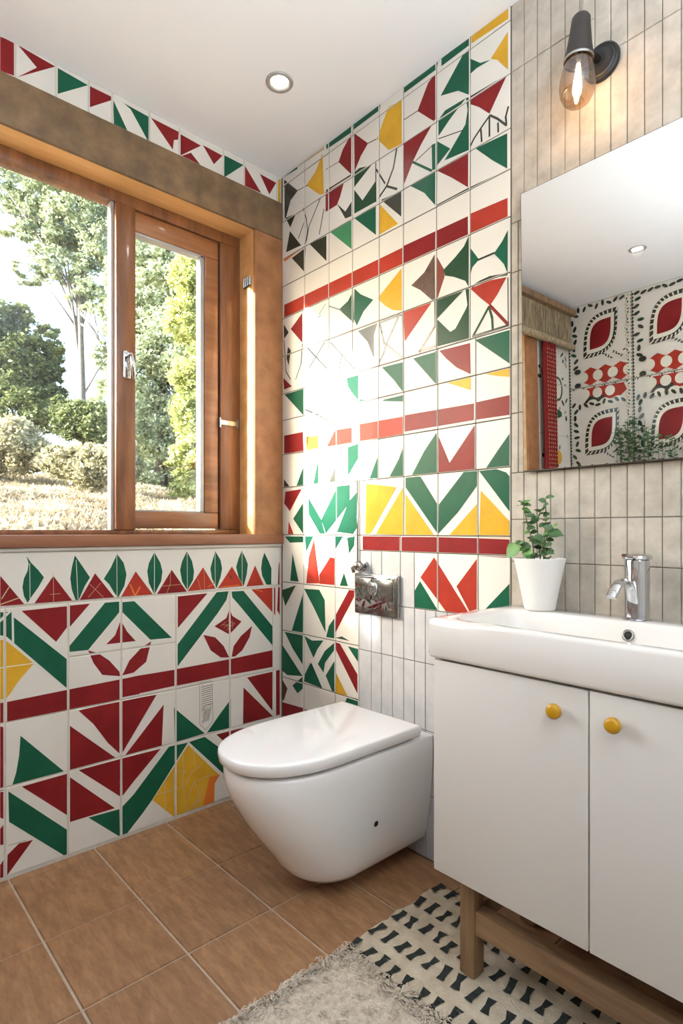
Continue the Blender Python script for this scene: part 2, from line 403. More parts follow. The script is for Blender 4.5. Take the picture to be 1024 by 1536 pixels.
BACK_PAINT = """
G 0 13,2504 113,2502 109,2488 22,2496
N 0 121,2499 273,2497 273,2486 117,2494
G 0 286,2497 424,2499 424,2474 288,2480
K 0 22,2485 113,2400 66,2381 35,2324 26,2322
Y 0 265,2477 273,2318 250,2324 167,2397 223,2425
R 0 424,2470 424,2324 356,2400 379,2435
R 0 440,2464 510,2393 474,2366 441,2326
K 0 32,2322 100,2314 64,2271
K 0 61,2258 134,2173 35,2180
R 0 283,2321 386,2313 365,2269 347,2245 283,2245
K 0 347,2250 393,2202 426,2224 426,2172 393,2176
D 0 441,2325 468,2327 526,2308 440,2270
D 0 440,2261 482,2205 548,2245 548,2173 440,2175
H 0 306,2162 426,2156 426,2053
G 0 438,2161 548,2159 548,2058
Y 0 561,2163 651,2056 561,2053
K 0 573,2168 665,2160 665,2074
K 3 113,2400 175,2394
K 4.5 146,2316 167,2266 175,2217 162,2170
K 4.5 158,2264 117,2208
K 4.5 254,2312 183,2229 168,2179
K 4.5 273,2259 246,2175
K 3 510,2393 551,2387
K 4.5 548,2306 548,2173
K 6 551,2282 591,2217
K 7.5 645,2312 630,2252 600,2204 561,2179
K 7.5 597,2205 645,2174
K 6 288,2324 421,2321
K 2.4 358,2400 283,2405
Y 0 667,2459 667,2313 608,2322 553,2387 608,2469
G 0 436,2497 570,2497 566,2479 436,2478
G 0 677,2494 817,2494 811,2475 677,2475
G 0 830,2498 935,2495 935,2474 830,2473
Y 0 940,2496 1063,2496 1063,2467 940,2475
R 0 811,2467 811,2322 799,2320 734,2386 778,2451
G 0 935,2466 931,2329 893,2362 827,2383 914,2463
Y 0 1062,2433 1062,2326 1028,2374 1006,2390
G 0 938,2431 971,2399 1008,2387 958,2391 938,2387
R 0 1057,2310 1002,2235 967,2273 936,2298 936,2317
G 0 819,2314 844,2329 921,2325 859,2290 819,2262
G 0 921,2325 931,2321 931,2165 842,2176 888,2218 919,2247 927,2285
K 3 671,2388 734,2386
K 3 819,2254 907,2235
K 6 1002,2228 976,2210 949,2189 937,2174
K 6 1002,2228 1002,2170
K 6 973,2207 976,2168
K 6 1004,2229 1028,2207 1057,2173
K 6 1063,2221 1055,2198 1057,2173
K 6 1030,2193 1031,2168
K 4.5 936,2319 1057,2312
G 0 814,2249 864,2202 814,2174
R 0 675,2314 794,2312 749,2271 716,2234 677,2176
G 0 792,2248 809,2247 810,2164 794,2168
R 0 814,2157 929,2156 929,2055 869,2111
G 0 702,2160 806,2159 806,2053 762,2111
G 0 955,2158 1060,2149 1060,2050 1011,2097
R 0 671,1974 928,1970 928,1916 671,1916
Q 0 933,1974 1061,1968 1061,1911 933,1916
G 7.5 716,2230 791,2168
K 3 727,2229 799,2246
K 4.5 809,2050 929,2051 1060,2045
K 0 187,2159 288,2154 288,2057
Q 0 23,1968 671,1970 671,1914 23,1915
K 0 74,2143 162,2154 154,2061
O 0 22,2161 158,2160 22,2145
Y 0 666,1903 668,1763 630,1775 594,1799 555,1837
D 0 434,1898 438,1783 358,1854 407,1871
G 0 441,1906 474,1875 536,1838 488,1811 454,1769 438,1797
R 0 142,1902 142,1783 67,1857
K 0 20,1888 53,1847 22,1828
K 0 48,1790 67,1770 53,1712 39,1744
K 0 458,1749 555,1752 539,1715 539,1634 507,1700
R 0 17,1668 74,1623 22,1619
K 7.5 570,1750 654,1751 671,1749 674,1604
K 7.5 654,1749 624,1707 597,1670 585,1642 561,1611
K 7.5 567,1748 576,1715 588,1672
K 7.5 600,1667 674,1602
K 6 175,1755 292,1649
K 6 276,1751 187,1676
K 6 314,1742 372,1685 441,1618
K 6 375,1684 358,1621
K 4.5 22,1823 35,1691 66,1653
K 4.5 142,1778 134,1702 100,1647
K 3 246,1868 284,1897
K 4.5 303,1882 372,1848
K 3 179,1841 254,1861
B 0 804,1901 806,1757 794,1760 746,1807 708,1833 762,1858
C 0 808,1898 839,1844 843,1819 817,1763 809,1761
D 0 931,1911 931,1759 919,1781 878,1806 844,1821 838,1841 883,1865 914,1886
G 0 936,1874 967,1828 944,1813 937,1794
G 0 1062,1878 1061,1756 1049,1787 1017,1828 1044,1853
Q 0 937,1752 1002,1756 1058,1747 1028,1707 1004,1683 971,1715
D 0 811,1756 912,1754 811,1695
D 0 814,1695 864,1643 883,1648 921,1697 926,1707 919,1758 933,1753 933,1607 814,1610
Q 0 674,1756 792,1754 680,1658
G 0 716,1595 806,1595 806,1497
R 0 822,1595 936,1592 938,1499 888,1529 849,1565
G 0 952,1597 1068,1597 1067,1503
Y 0 978,1493 1067,1496 1067,1466 1028,1476
K 6 964,1828 1017,1829
K 7.5 944,1756 971,1762 1002,1764 1059,1755
D 7.5 1000,1680 946,1609
D 7.5 1001,1680 1011,1645 1013,1613
R 9 1004,1683 1061,1615
K 6 946,1609 1063,1611
K 3 1062,1744 1063,1611
B 7.5 806,1676 743,1611 804,1613
G 7.5 811,1596 811,1496
B 6 805,1754 806,1676
Y 0 842,1494 939,1495 939,1452
R 0 680,1416 950,1411 950,1362 680,1362
R 0 955,1413 1069,1415 1069,1360 955,1362
G 0 811,1343 813,1215 711,1218 762,1290
R 0 819,1330 861,1244 952,1347 958,1217 819,1218
G 0 1070,1311 1070,1215 990,1217 1028,1263
R 0 23,1429 146,1429 150,1346 23,1349
O 0 167,1407 242,1403 242,1348 167,1350
Q 0 339,1415 343,1347 284,1347
Q 0 347,1412 427,1409 427,1348 347,1347
Q 0 468,1416 674,1413 674,1350 468,1352
G 0 26,1598 149,1600 149,1494
G 0 407,1562 400,1592 462,1592 462,1501 427,1535
G 0 576,1595 675,1592 674,1492 630,1543
G 0 468,1505 526,1490 468,1489
G 0 582,1483 674,1484 674,1462 582,1479
G 0 100,1210 149,1290 149,1214
G 0 211,1219 240,1313 240,1220
K 0 303,1220 339,1277 339,1219
K 0 22,1249 66,1212 22,1212
G 0 407,1340 462,1348 462,1297 407,1236
G 0 517,1219 561,1301 563,1218
G 0 612,1219 654,1275 675,1316 676,1217
R 0 31,1198 138,1203 61,1117 23,1150
K 6 162,1515 238,1483 347,1424
G 0 83,1086 149,1149 149,1023
G 0 179,1169 257,1081 280,1026 250,1026 183,1102
G 0 257,1078 350,1202 417,1203 417,1139 284,1026 276,1046
G 0 410,1142 461,1180 461,1054 434,1025 347,1033
Q 0 53,1076 87,1023 48,1022
G 0 26,1014 149,1015 149,992 61,989
G 0 158,1015 211,1016 167,954
G 0 336,1016 382,1017 336,965
G 0 403,1012 444,1017 440,984 414,955
Q 0 215,1005 242,866 250,836 168,831 183,934
Q 0 246,868 310,938 336,934 337,835 250,834
G 0 79,946 119,834 64,834
G 0 386,883 407,836 363,835
D 0 2,790 100,818 31,728
G 0 149,793 146,634 74,632 113,717
G 0 154,808 246,811 278,774 283,651 215,738
R 0 417,828 441,830 440,800 339,658 342,726
Y 0 501,1202 645,1182 523,1026 497,1026
Y 0 674,1182 674,1023 548,1026
R 0 484,1018 659,1018 659,969 484,969
G 0 332,711 332,636 286,635 302,679
G 0 26,621 144,623 144,507 78,562
G 0 -9,581 144,461 43,447 -1,463
G 0 78,411 144,458 144,411 111,386
B 0 -1,431 45,392 21,338 -3,339
R 0 -3,328 147,335 147,293 -3,257
R 0 158,333 210,334 210,308 158,301
G 0 154,622 202,610 271,620 234,580 212,544 178,587
G 0 332,619 332,592 280,537 272,497 238,525 280,582
G 0 202,519 226,488 265,436 154,442 158,471 194,523
G 0 335,554 335,438 321,437 284,489
R 0 341,623 364,621 457,525 457,456 342,594
G 0 406,618 461,616 461,568
Y 0 343,510 404,438 341,434
G 0 406,436 461,438 461,403 385,400
D 0 338,639 375,649 417,638
G 0 684,1211 746,1211 815,1119 815,1028 684,1179
G 0 820,1118 914,1213 961,1213 961,1169 893,1093 819,1028
G 0 967,1211 1023,1213 1057,1200 1068,1187 1068,1089
Y 0 683,1158 801,1024 683,1023
Y 0 861,1024 961,1116 961,1017
Y 0 973,1154 1069,1061 1069,1016 967,1017
R 0 666,1017 817,1017 817,967 666,967
R 0 820,1017 961,1015 961,964 820,964
R 0 964,1015 1074,1012 1074,961 964,963
Q 0 802,954 929,796 858,778 821,816 747,888
Q 0 887,869 959,954 959,807 934,798
G 0 745,876 818,787 684,786
G 0 1074,896 1074,820 988,810
R 0 821,791 848,776 821,771
"""
# ------------------------------------------------------------------ tiled walls
def clip(poly, a, b, c):
    """keep a*x+b*y<=c"""
    out = []
    n = len(poly)
    for i in range(n):
        p, q = poly[i], poly[(i + 1) % n]
        dp = a * p[0] + b * p[1] - c; dq = a * q[0] + b * q[1] - c
        if dp <= 0: out.append(p)
        if dp * dq < 0:
            t = dp / (dp - dq); out.append((p[0] + t * (q[0] - p[0]), p[1] + t * (q[1] - p[1])))
    return out
def parse(txt, shift=0.0):
    res = []
    for ln in txt.strip().split('\n'):
        a = ln.split(); c = a[0]; w = float(a[1]) / 1000
        pts = [tuple(int(v) / 1000 for v in s.split(',')) for s in a[2:]]
        pts = [(p[0] + shift, p[1]) for p in pts]
        if w: res.append((c, 'L', w, pts))
        else: res.append((c, 'P', 0, pts))
    return res
def smooth_poly(p): return p
def to_tris(item):
    c, k, w, pts = item
    if k == 'P':
        t = tessellate_polygon([[Vector((x, y, 0)) for x, y in pts]])
        return [[pts[i] for i in tri] for tri in t]
    out = []
    for (x0, y0), (x1, y1) in zip(pts, pts[1:]):
        d = math.hypot(x1 - x0, y1 - y0) or 1e-6
        nx, ny = -(y1 - y0) / d * w / 2, (x1 - x0) / d * w / 2
        ex, ey = (x1 - x0) / d * w * 0.3, (y1 - y0) / d * w * 0.3
        out.append([(x0 + nx - ex, y0 + ny - ey), (x0 - nx - ex, y0 - ny - ey), (x1 - nx + ex, y1 - ny + ey), (x1 + nx + ex, y1 + ny + ey)])
    return out
def tiled(name, cells, items, place, base, gap, parent, tilt=0.005, thick=0.0026, r=random.Random(3)):
    """cells: (u0,v0,u1,v1). place(u,v,h)->xyz, h = height off the wall plane. Painted glaze is clipped to each tile."""
    V, F, MI = [], [], []
    mats = [M[base]] + [M[k] for k in PK]
    tr = [(it, to_tris(it), n) for n, it in enumerate(items)]
    pre = []
    for it, ts, n in tr:
        for t in ts:
            xs = [p[0] for p in t]; ys = [p[1] for p in t]
            pre.append((min(xs), max(xs), min(ys), max(ys), t, it, n))
    for (u0, v0, u1, v1) in cells:
        g = gap / 2; a0, a1, b0, b1 = u0 + g, u1 - g, v0 + g, v1 - g
        uc, vc = (u0 + u1) / 2, (v0 + v1) / 2
        tu, tv = r.uniform(-tilt, tilt), r.uniform(-tilt, tilt)
        hh = lambda u, v, e=0: thick + e + tu * (u - uc) + tv * (v - vc)
        n0 = len(V); e = min(0.0016, (a1 - a0) / 6)
        for (u, v) in ((a0, b0), (a1, b0), (a1, b1), (a0, b1)): V.append(place(u, v, 0))
        for (u, v) in ((a0, b0), (a1, b0), (a1, b1), (a0, b1)): V.append(place(u, v, hh(u, v) - 0.0012))
        for (u, v) in ((a0 + e, b0 + e), (a1 - e, b0 + e), (a1 - e, b1 - e), (a0 + e, b1 - e)): V.append(place(u, v, hh(u, v)))
        for k in range(4):
            j = (k + 1) % 4
            F.append((n0 + k, n0 + j, n0 + 4 + j, n0 + 4 + k)); MI.append(0)
            F.append((n0 + 4 + k, n0 + 4 + j, n0 + 8 + j, n0 + 8 + k)); MI.append(0)
        F.append((n0 + 8, n0 + 9, n0 + 10, n0 + 11)); MI.append(0)
        for (x0, x1, y0, y1, t, it, n) in pre:
            if x1 < a0 or x0 > a1 or y1 < b0 or y0 > b1: continue
            p = clip(clip(clip(clip(t, 1, 0, a1 - e), -1, 0, -a0 - e), 0, 1, b1 - e), 0, -1, -b0 - e)
            if len(p) < 3: continue
            ar = abs(sum(p[i][0] * p[(i + 1) % len(p)][1] - p[(i + 1) % len(p)][0] * p[i][1] for i in range(len(p)))) / 2
            if ar < 1e-7: continue
            m0 = len(V)
            for (u, v) in p: V.append(place(u, v, hh(u, v, 0.00025 + 0.000003 * n + (0.0001 if it[1] == 'L' else 0))))
            F.append(tuple(range(m0, m0 + len(p)))); MI.append(1 + PK.index(it[0]))
    return mesh(name, V, F, mats, parent, MI)
def grid(us, vs): return [(us[i], vs[j], us[i + 1], vs[j + 1]) for i in range(len(us) - 1) for j in range(len(vs) - 1)]

# back wall
wb = boxo('wall_back', (-0.16, 0.0, -0.05), (2.76, 0.15, H + 0.05), M['grout_dark']); tag(wb, kind='structure')
U1 = [0.008, .155, .301, .43, .563, .673, .810, .935, 1.070]
U2 = [0.008, .155, .244, .345, .463, .56, .675, .815, .955, 1.070]
U3 = [0.008, .15, .345, .463, .676, .816, .963, 1.070]
U4 = [0.008, .15, .337, .463]
cells = grid(U1, [1.603, 1.758, 1.913, 2.046, 2.16, 2.312, 2.461, 2.5])
cells += grid(U2, [1.215, 1.352, 1.493, 1.603]) + grid(U3, [1.021, 1.215])
cells += grid([.463, .66, .816, .963, 1.07], [.967, 1.021]) + grid([.72, .816, .963, 1.07], [.786, .967])
cells += grid(U4, [0.0, .27, .433, .627, .826, 1.021])
tiled('painted_tiles', cells, parse(BACK_PAINT), lambda u, v, h: (u, -h, v), 'tile_white', 0.003, wb)
sl = grid([.463, .525, .575, .66, .72], [.786, .967]) + grid([.463, .525, .574, .6245, .6745, .721, .766, .808, .850, .892, .934, .976, 1.018, 1.072], [0.0, .2, .403, .616, .786])
tiled('slim_white_tiles', sl, [], lambda u, v, h: (u, -h, v), 'slim_white', 0.0022, wb, tilt=0.004)
xb = [1.072 + 0.0388 * i for i in range(44)]
sb = grid(xb[:7], [.786, .952, 1.068, 1.197, 1.39, 1.6, 1.75, 1.89, 2.312, 2.5]) + grid(xb[6:], [.786, .952, 1.068, 1.197, 1.39, 1.6, 1.75, 1.89, 2.206, 2.5])
sb += grid(xb, [0, .2, .403, .616, .786])
sb = [c for c in sb if not (c[0] < 1.11 and c[1] > 1.19 and c[3] < 1.9)]
sb += grid([1.072, 1.094, 1.1108], [1.197, 1.362, 1.498, 1.604, 1.753, 1.89])
tiled('beige_slim_tiles', sb, [], lambda u, v, h: (u, -h, v), 'travertine', 0.0018, wb, tilt=0.004)

# window wall: solid round the opening y -2.0..-0.14, z 1.0..2.238
WY0, WY1, WZ0, WZ1 = -2.0, -0.14, 1.0, 2.238
bm = bmesh.new()
box(bm, (-0.15, WY1 + .012, -0.05), (0, 0.0, H + .05)); box(bm, (-0.15, -2.75, -0.05), (0, WY0 - .012, H + .05))
box(bm, (-0.15, WY0 - .012, -0.05), (0, WY1 + .012, WZ0 - 0.015)); box(bm, (-0.15, WY0 - .012, WZ1 + 0.012), (0, WY1 + .012, H + .05))
wl = bobj('wall_left', bm, M['grout_light']); tag(wl, kind='structure')
lc = []
vcols = [-2.59, -2.37, -2.21, -2.04, -1.867, -1.70, -1.50, -1.277, -1.069, -1.017, -.839, -.67, -.473, -.249, -.045, -0.008]
for a, b in zip(vcols, vcols[1:]):
    rows = [0.008, .274, .466, .808]
    if -.85 < a < -.3: rows = [0.008, .274, .466, .635, .808] if a < -.5 else rows
    lc += grid([a, b], rows)
lc += grid([-2.59, -1.6, -0.008], [.811, .972])
bc = [-2.59, -2.4, -2.21, -2.02, -1.864, -1.75, -1.65, -1.58, -1.45, -1.335, -1.155, -1.06, -.989, -.875, -.776, -.70, -.571, -.458, -.277, -.184, -.025, -.004]
lc += grid(bc, [2.392, 2.5])
lc += grid([-2.59, -2.37, -2.145], [.985, 1.3, 1.6, 1.95, 2.2, 2.392])
lp0 = parse(LEFT_PAINT)
lrep = [it for it in parse(LEFT_PAINT, -1.02) if max(p[0] for p in it[3]) < -1.03]
r9 = random.Random(8); lx = []
def blob(cx, cy, rx, ry, c, n=10, a=0):
    return (c, 'P', 0, [(cx + rx * math.cos(t) * math.cos(a) - ry * math.sin(t) * math.sin(a), cy + rx * math.cos(t) * math.sin(a) + ry * math.sin(t) * math.cos(a)) for t in [2 * PI * k / n for k in range(n)]])
for k in range(64):
    yy, zz = -2.57 + r9.uniform(0, .40), 1.02 + 1.33 * k / 64
    lx.append(blob(yy, zz, r9.uniform(.012, .03), r9.uniform(.008, .014), r9.choice(['K', 'D', 'K', 'G', 'N']), 8, r9.uniform(0, 3)))
lx += [blob(-2.42, 1.92, .07, .085, 'D', 16), blob(-2.42, 1.92, .052, .068, 'W', 16), blob(-2.42, 1.45, .045, .05, 'Y', 9), blob(-2.42, 1.75, .06, .03, 'G', 7)]
tiled('painted_tiles', lc, lp0 + lrep + lx, lambda u, v, h: (h, u, v), 'tile_white', 0.0042, wl)

# ---- leaf-patterned wall opposite the mirror (seen in its reflection)
wf = boxo('wall_front', (-0.15, -2.75, -0.05), (2.76, -2.6, H + .05), M['grout_dark']); tag(wf, kind='structure')
def arc_leaf(cx, cy, w, h, n=14):
    """lens-shaped leaf leaning to the upper right"""
    pts = []
    for i in range(n + 1):
        t = i / n; s = math.sin(PI * t) ** 1.05
        x = -w / 2 + w * t; y = -h / 2 + h * t
        pts.append((cx + x - s * w * 0.32, cy + y + s * h * 0.32))
    for i in range(n - 1, 0, -1):
        t = i / n; s = math.sin(PI * t) ** 1.05
        x = -w / 2 + w * t; y = -h / 2 + h * t
        pts.append((cx + x + s * w * 0.32, cy + y - s * h * 0.32))
    return pts
def blob(cx, cy, rx, ry, c, n=10, a=0):
    return (c, 'P', 0, [(cx + rx * math.cos(t) * math.cos(a) - ry * math.sin(t) * math.sin(a), cy + rx * math.cos(t) * math.sin(a) + ry * math.sin(t) * math.cos(a)) for t in [2 * PI * k / n for k in range(n)]])
fp = []
rr = random.Random(5)
for ix in range(-1, 7):
    for iz in range(4):
        cx, cz = 0.225 + 0.43 * ix, 2.275 - 0.665 * iz
        o = arc_leaf(cx, cz, 0.235, 0.30)
        fp.append(('K', 'P', 0, o))
        for k in range(0, len(o)):
            x, y = o[k]; fp.append(('W', 'L', 0.008, [(x + (cx - x) * .03, y + (cz - y) * .03), (x + (cx - x) * .15 + .008, y + (cz - y) * .15)]))
        fp.append(('W', 'P', 0, arc_leaf(cx, cz, 0.190, 0.245)))
        fp.append(('R', 'P', 0, arc_leaf(cx, cz, 0.145, 0.190)))
        # row of red lozenges with white discs between
        za = cz - .275
        for k in range(3):
            x = cx - .07 + .10 * k
            fp.append(('Q', 'P', 0, [(x, za + .062), (x + .05, za + .035), (x + .05, za - .035), (x, za - .062), (x - .05, za - .035), (x - .05, za + .035)]))
        for k in range(4): fp.append(blob(cx - .12 + .10 * k, za, .034, .036, 'W', 14))
        fp.append(blob(cx - .16, za + .045, .024, .018, 'K', 12)); fp.append(blob(cx - .16, za - .05, .022, .018, 'K', 12))
        zb_ = cz - .405
        fp.append(('Q', 'P', 0, [(cx - .10, zb_ + .05), (cx + .15, zb_ + .05), (cx + .17, zb_), (cx + .12, zb_ - .04), (cx - .02, zb_ - .04), (cx - .09, zb_)]))
        fp.append(('K', 'P', 0, [(cx - .12, zb_ - .05), (cx - .08, zb_ - .005), (cx + .02, zb_ - .01), (cx + .02, zb_ - .05)]))
        for k in range(3): fp.append(blob(cx - .11 + .085 * k, zb_ + .012, .033, .035, 'W', 14)); fp.append(blob(cx - .06 + .085 * k, zb_ - .058, .036, .028, 'W', 14))
        for k in range(16):
            x = cx - .2 + .024 * k; fp.append(('K', 'L', 0.004, [(x, cz - .335), (x + .006 * (k % 3 - 1), cz - .352 + .005 * (k % 3))]))
            if k % 3 == 0: fp.append(blob(x + .01, cz - .35, .005, .008, 'K', 6))
        # stippled vertical borders
        for k in range(30):
            z = cz + .2 - .665 * k / 30
            fp.append(blob(cx + .209, z, .011, .010, 'K', 7)); fp.append(blob(cx + .180 + rr.uniform(-.006, .006), z + .006, .009, .005, 'N' if k % 3 == 0 else 'D', 5, rr.random() * 3)); fp.append(blob(cx + .168 + rr.uniform(-.006, .006), z - .006, .004, .007, 'N', 5, rr.random() * 3))
        for k in range(9):
            a = rr.random() * 3
            fp.append(blob(cx - .19 + .042 * k, cz + .198 + rr.uniform(-.01, .01), .021, .010, 'K', 8, a))
            fp.append(blob(cx - .180 + rr.uniform(-.014, .014), cz + .16 - .045 * k, .022, .011, 'K' if k % 3 else 'D', 8, a))
            fp.append(blob(cx + .02 + .017 * k, cz - .14 - .012 * (k % 4), .012, .005, 'K', 6, a))
fc = grid([0.0 + .43 * k + .002 for k in range(0, 7)] + [2.6], [0.0, .60, 1.268, 1.933, 2.5])
tiled('leaf_pattern_tiles', fc, fp, lambda u, v, h: (u, -2.6 + h, v), 'tile_white', 0.004, wf)
wr = boxo('wall_right', (2.61, -2.75, -0.05), (2.76, 0.15, H + .05), M['plaster']); tag(wr, kind='structure')
cl = bmesh.new(); box(cl, (-0.16, -2.75, H), (2.76, 0.15, H + .12))
cl = bobj('ceiling', cl, M['paint']); tag(cl, kind='structure')
# ---- floor
fl = boxo('floor', (-0.16, -2.75, -0.12), (2.76, 0.15, -0.004), M['floor_grout']); tag(fl, kind='structure')
fx = [0.0, .04, .357, .640, .935, 1.235, 1.535, 1.835, 2.135, 2.435, 2.61]
fy = [-2.6, -2.5, -2.25, -2.0, -1.755, -1.505, -1.255, -1.007, -.757, -.508, -.26, 0.0]
V, F, A = [], [], []
for (x0, y0, x1, y1) in grid(fx, fy):
    g = .0028; sh = rng.uniform(.86, 1.04); x0 += g; y0 += g; x1 -= g; y1 -= g; n0 = len(V); e = .0018
    V += [(x0, y0, -.004), (x1, y0, -.004), (x1, y1, -.004), (x0, y1, -.004), (x0 + e, y0 + e, 0), (x1 - e, y0 + e, 0), (x1 - e, y1 - e, 0), (x0 + e, y1 - e, 0)]
    fs = [(n0 + 4, n0 + 5, n0 + 6, n0 + 7)] + [(n0 + k, n0 + (k + 1) % 4, n0 + 4 + (k + 1) % 4, n0 + 4 + k) for k in range(4)]
    F += fs; A += [sh] * 8
ft = mesh('floor_tiles', V, F, M['floor'], fl)
ca = ft.data.color_attributes.new('shade', 'FLOAT_COLOR', 'POINT')
ca.data.foreach_set('color', np.repeat(np.array(A)[:, None], 4, 1).ravel())

# ------------------------------------------------------------------ window 1
w1 = empty('window_1', (-0.1, -1.0, WZ0), kind='structure')
sur = bmesh.new()                                        # stone surround, proud of the tiles
box(sur, (-0.001, -2.14, WZ1), (0.014, -0.004, 2.389), .003)
t1 = bobj('trim_1', sur, M['terracotta'], auto=35); tag(t1, kind='structure'); sur = bmesh.new()
box(sur, (-0.001, WY1, 1.001), (0.014, -0.004, WZ1 - .0015), .003)
box(sur, (-0.001, -2.14, 1.001), (0.014, WY0, WZ1 - .0015), .003)
t1 = bobj('trim_5', sur, M['terracotta_side'], auto=35); tag(t1, kind='structure')
lin = bmesh.new()
box(lin, (-0.15, WY0, WZ1), (0.0005, WY1, WZ1 + .012)); box(lin, (-0.15, WY1, WZ0 - .012), (0.0005, WY1 + .012, WZ1 + .012)); box(lin, (-0.15, WY0 - .012, WZ0 - .012), (0.0005, WY0, WZ1 + .012))
t2 = bobj('trim_2', lin, M['reveal']); tag(t2, kind='structure')
t3 = boxo('trim_3', (-0.152, -2.15, 0.985), (0.022, -0.003, 1.024), M['sill'], None, .004); tag(t3, kind='structure')
t4 = boxo('trim_4', (0.0, -2.59, .974), (0.010, -0.004, .984), M['tile_white'], None, .002); tag(t4, kind='structure')
X0, X1 = -0.150, -0.095
fr = bmesh.new()
box(fr, (X0, WY0, 2.194), (X1, WY1, WZ1), .004); box(fr, (X0, WY0, 1.024), (X1, WY1, 1.040), .003)
box(fr, (X0, -.232, 1.040), (X1, WY1, 2.194), .004); box(fr, (X0, WY0, 1.040), (X1, -1.93, 2.194), .004)
wfm = bobj('window_frame', fr, M['framewood'], w1, auto=35)
boxo('mullion', (X0, -.655, 1.040), (X1 + .012, -.583, 2.194), M['framewood'], w1, .005)
boxo('glazing_seal', (X0 + .02, -.667, 1.04), (X1 - .004, -.655, 2.194), M['gasket'], w1, .002)
boxo('fixed_pane', (-0.128, -1.93, 1.038), (-0.122, -.657, 2.196), M['glass'], w1)
sash = bmesh.new()
box(sash, (X0 + .006, -.583, 1.046), (X1 - .004, -.240, 1.108), .004); box(sash, (X0 + .006, -.583, 2.118), (X1 - .004, -.240, 2.190), .004)
box(sash, (X0 + .006, -.300, 1.108), (X1 - .004, -.240, 2.118), .004)
sh_ = bobj('sash', sash, M['framewood_y'], w1, auto=35)
boxo('sash_pane', (-0.128, -.583, 1.106), (-0.122, -.298, 2.12), M['glass'], sh_)
gs = bmesh.new()
box(gs, (-0.135, -.318, 1.108), (-0.104, -.300, 2.118), .002); box(gs, (-0.135, -.583, 2.108), (-0.104, -.30, 2.118), .001); box(gs, (-0.135, -.583, 1.108), (-0.104, -.30, 1.114), .001)
bobj('sash_seal', gs, M['gasket'], sh_)
dk = bmesh.new(); box(dk, (X0 + .01, -.240, 1.046), (X1 - .012, -.232, 2.190)); bobj('frame_gap', dk, M['dark_gap'], w1)  # dark strip stands in for the shade between sash and frame
# handle: rose, neck and a lever hanging down
hb = bmesh.new(); zc = 1.62
hx = X1 + .012
box(hb, (hx, -.632, 1.575), (hx + .008, -.604, 1.672), .004)
hd = bobj('handle', hb, M['chrome'], w1, auto=35)
hb = bmesh.new(); tube(hb, [(hx + .006, -.618, 1.655), (hx + .030, -.618, 1.655), (hx + .038, -.617, 1.648)], .0085, 12)
tube(hb, [(hx + .036, -.617, 1.655), (hx + .040, -.610, 1.62), (hx + .036, -.606, 1.565)], .0085, 12, flat=.8)
bobj('lever', hb, M['chrome'], hd, smooth=True)
# small hinge hardware
hb = bmesh.new(); box(hb, (X1 - .004, -.238, 1.462), (X1 + .006, -.150, 1.482), .002); tube(hb, [(X1 + .004, -.236, 1.45), (X1 + .004, -.236, 1.49)], .005); tube(hb, [(X1 + .004, -.156, 1.455), (X1 + .004, -.156, 1.49)], .005)
bobj('hinge', hb, M['satin_chrome'], w1)
hb = bmesh.new(); box(hb, (-.062, WY1 - .006, 2.018), (-.008, WY1 - .0005, 2.058), .002)
for k in range(4): tube(hb, [(-.056 + .014 * k, WY1 - .008, 2.022), (-.05 + .014 * k, WY1 - .010, 2.054)], .003, 6)
bobj('friction_catch', hb, M['satin_chrome'], w1)

# ------------------------------------------------------------------ ceiling downlights
def downlight(loc, label):
    e = empty('ceiling_downlight', (loc[0], loc[1], H), label, 'ceiling light', 'recessed ceiling downlights')
    b = bmesh.new(); lathe(b, [(.0445, -.0005), (.045, -.003), (.043, -.006), (.034, -.006), (.029, -.003), (.028, .0)], (loc[0], loc[1], H), 40, caps=False)
    bobj('trim_ring', b, M['gasket'], e, smooth=True)
    b = bmesh.new(); lathe(b, [(.030, -.0012), (.02, -.002), (.001, -.0022)], (loc[0], loc[1], H), 40, caps=False)
    bobj('lens', b, M['diffuser'], e, smooth=True)
    ld = bpy.data.lights.new('downlight_lamp', 'SPOT'); ld.energy = DL_W; ld.spot_size = math.radians(140); ld.spot_blend = .9; ld.color = (1, 1, 1); ld.shadow_soft_size = .03
    lo = bpy.data.objects.new('downlight_lamp', ld); COL.objects.link(lo); lo.parent = e; lo.location = (0, 0, -.012)
DL_W = 3
downlight((.415, -.315), 'lit round recessed downlight in the ceiling above the window corner')
downlight((.70, -1.98), 'lit round recessed downlight that shows only in the mirror')
downlight((2.05, -.95), 'added round recessed downlight over the right end of the basin, out of view, for extra brightness')  # extra unseen downlight, added to brighten the room
downlight((2.05, -2.1), 'added round recessed downlight behind the viewer, out of view, for extra brightness')  # another added downlight, unseen, only for brightness

ux, uy, uz = 2.36, -1.30, 1.30
gl = empty('added_uplighter', (ux, uy, 0), 'added white bowl uplighter on a slim pole near the right wall, out of view, brightening the ceiling', 'lamp')  # added lamp, never in view, put in to brighten the ceiling
b = bmesh.new(); lathe(b, [(.13, 0), (.13, .012), (.02, .022), (.012, .03), (.012, uz - .10)], (ux, uy, 0), 32); bobj('pole', b, M['black'], gl, smooth=True, auto=40)
b = bmesh.new(); lathe(b, [(.02, -.11), (.09, -.085), (.14, -.03), (.17, .04), (.164, .04), (.132, -.025), (.084, -.075), (.02, -.098)], (ux, uy, uz), 40); bobj('bowl', b, M['pot'], gl, smooth=True)
b = bmesh.new(); lathe(b, [(.0005, -.030), (.124, -.030)], (ux, uy, uz), 32, caps=False); bobj('fill_disc', b, M['fill_glow'], gl)
ld = bpy.data.lights.new('added_fill_lamp', 'AREA'); ld.shape = 'DISK'; ld.size = .24; ld.energy = UP_W; ld.color = (.82, .91, 1.0)
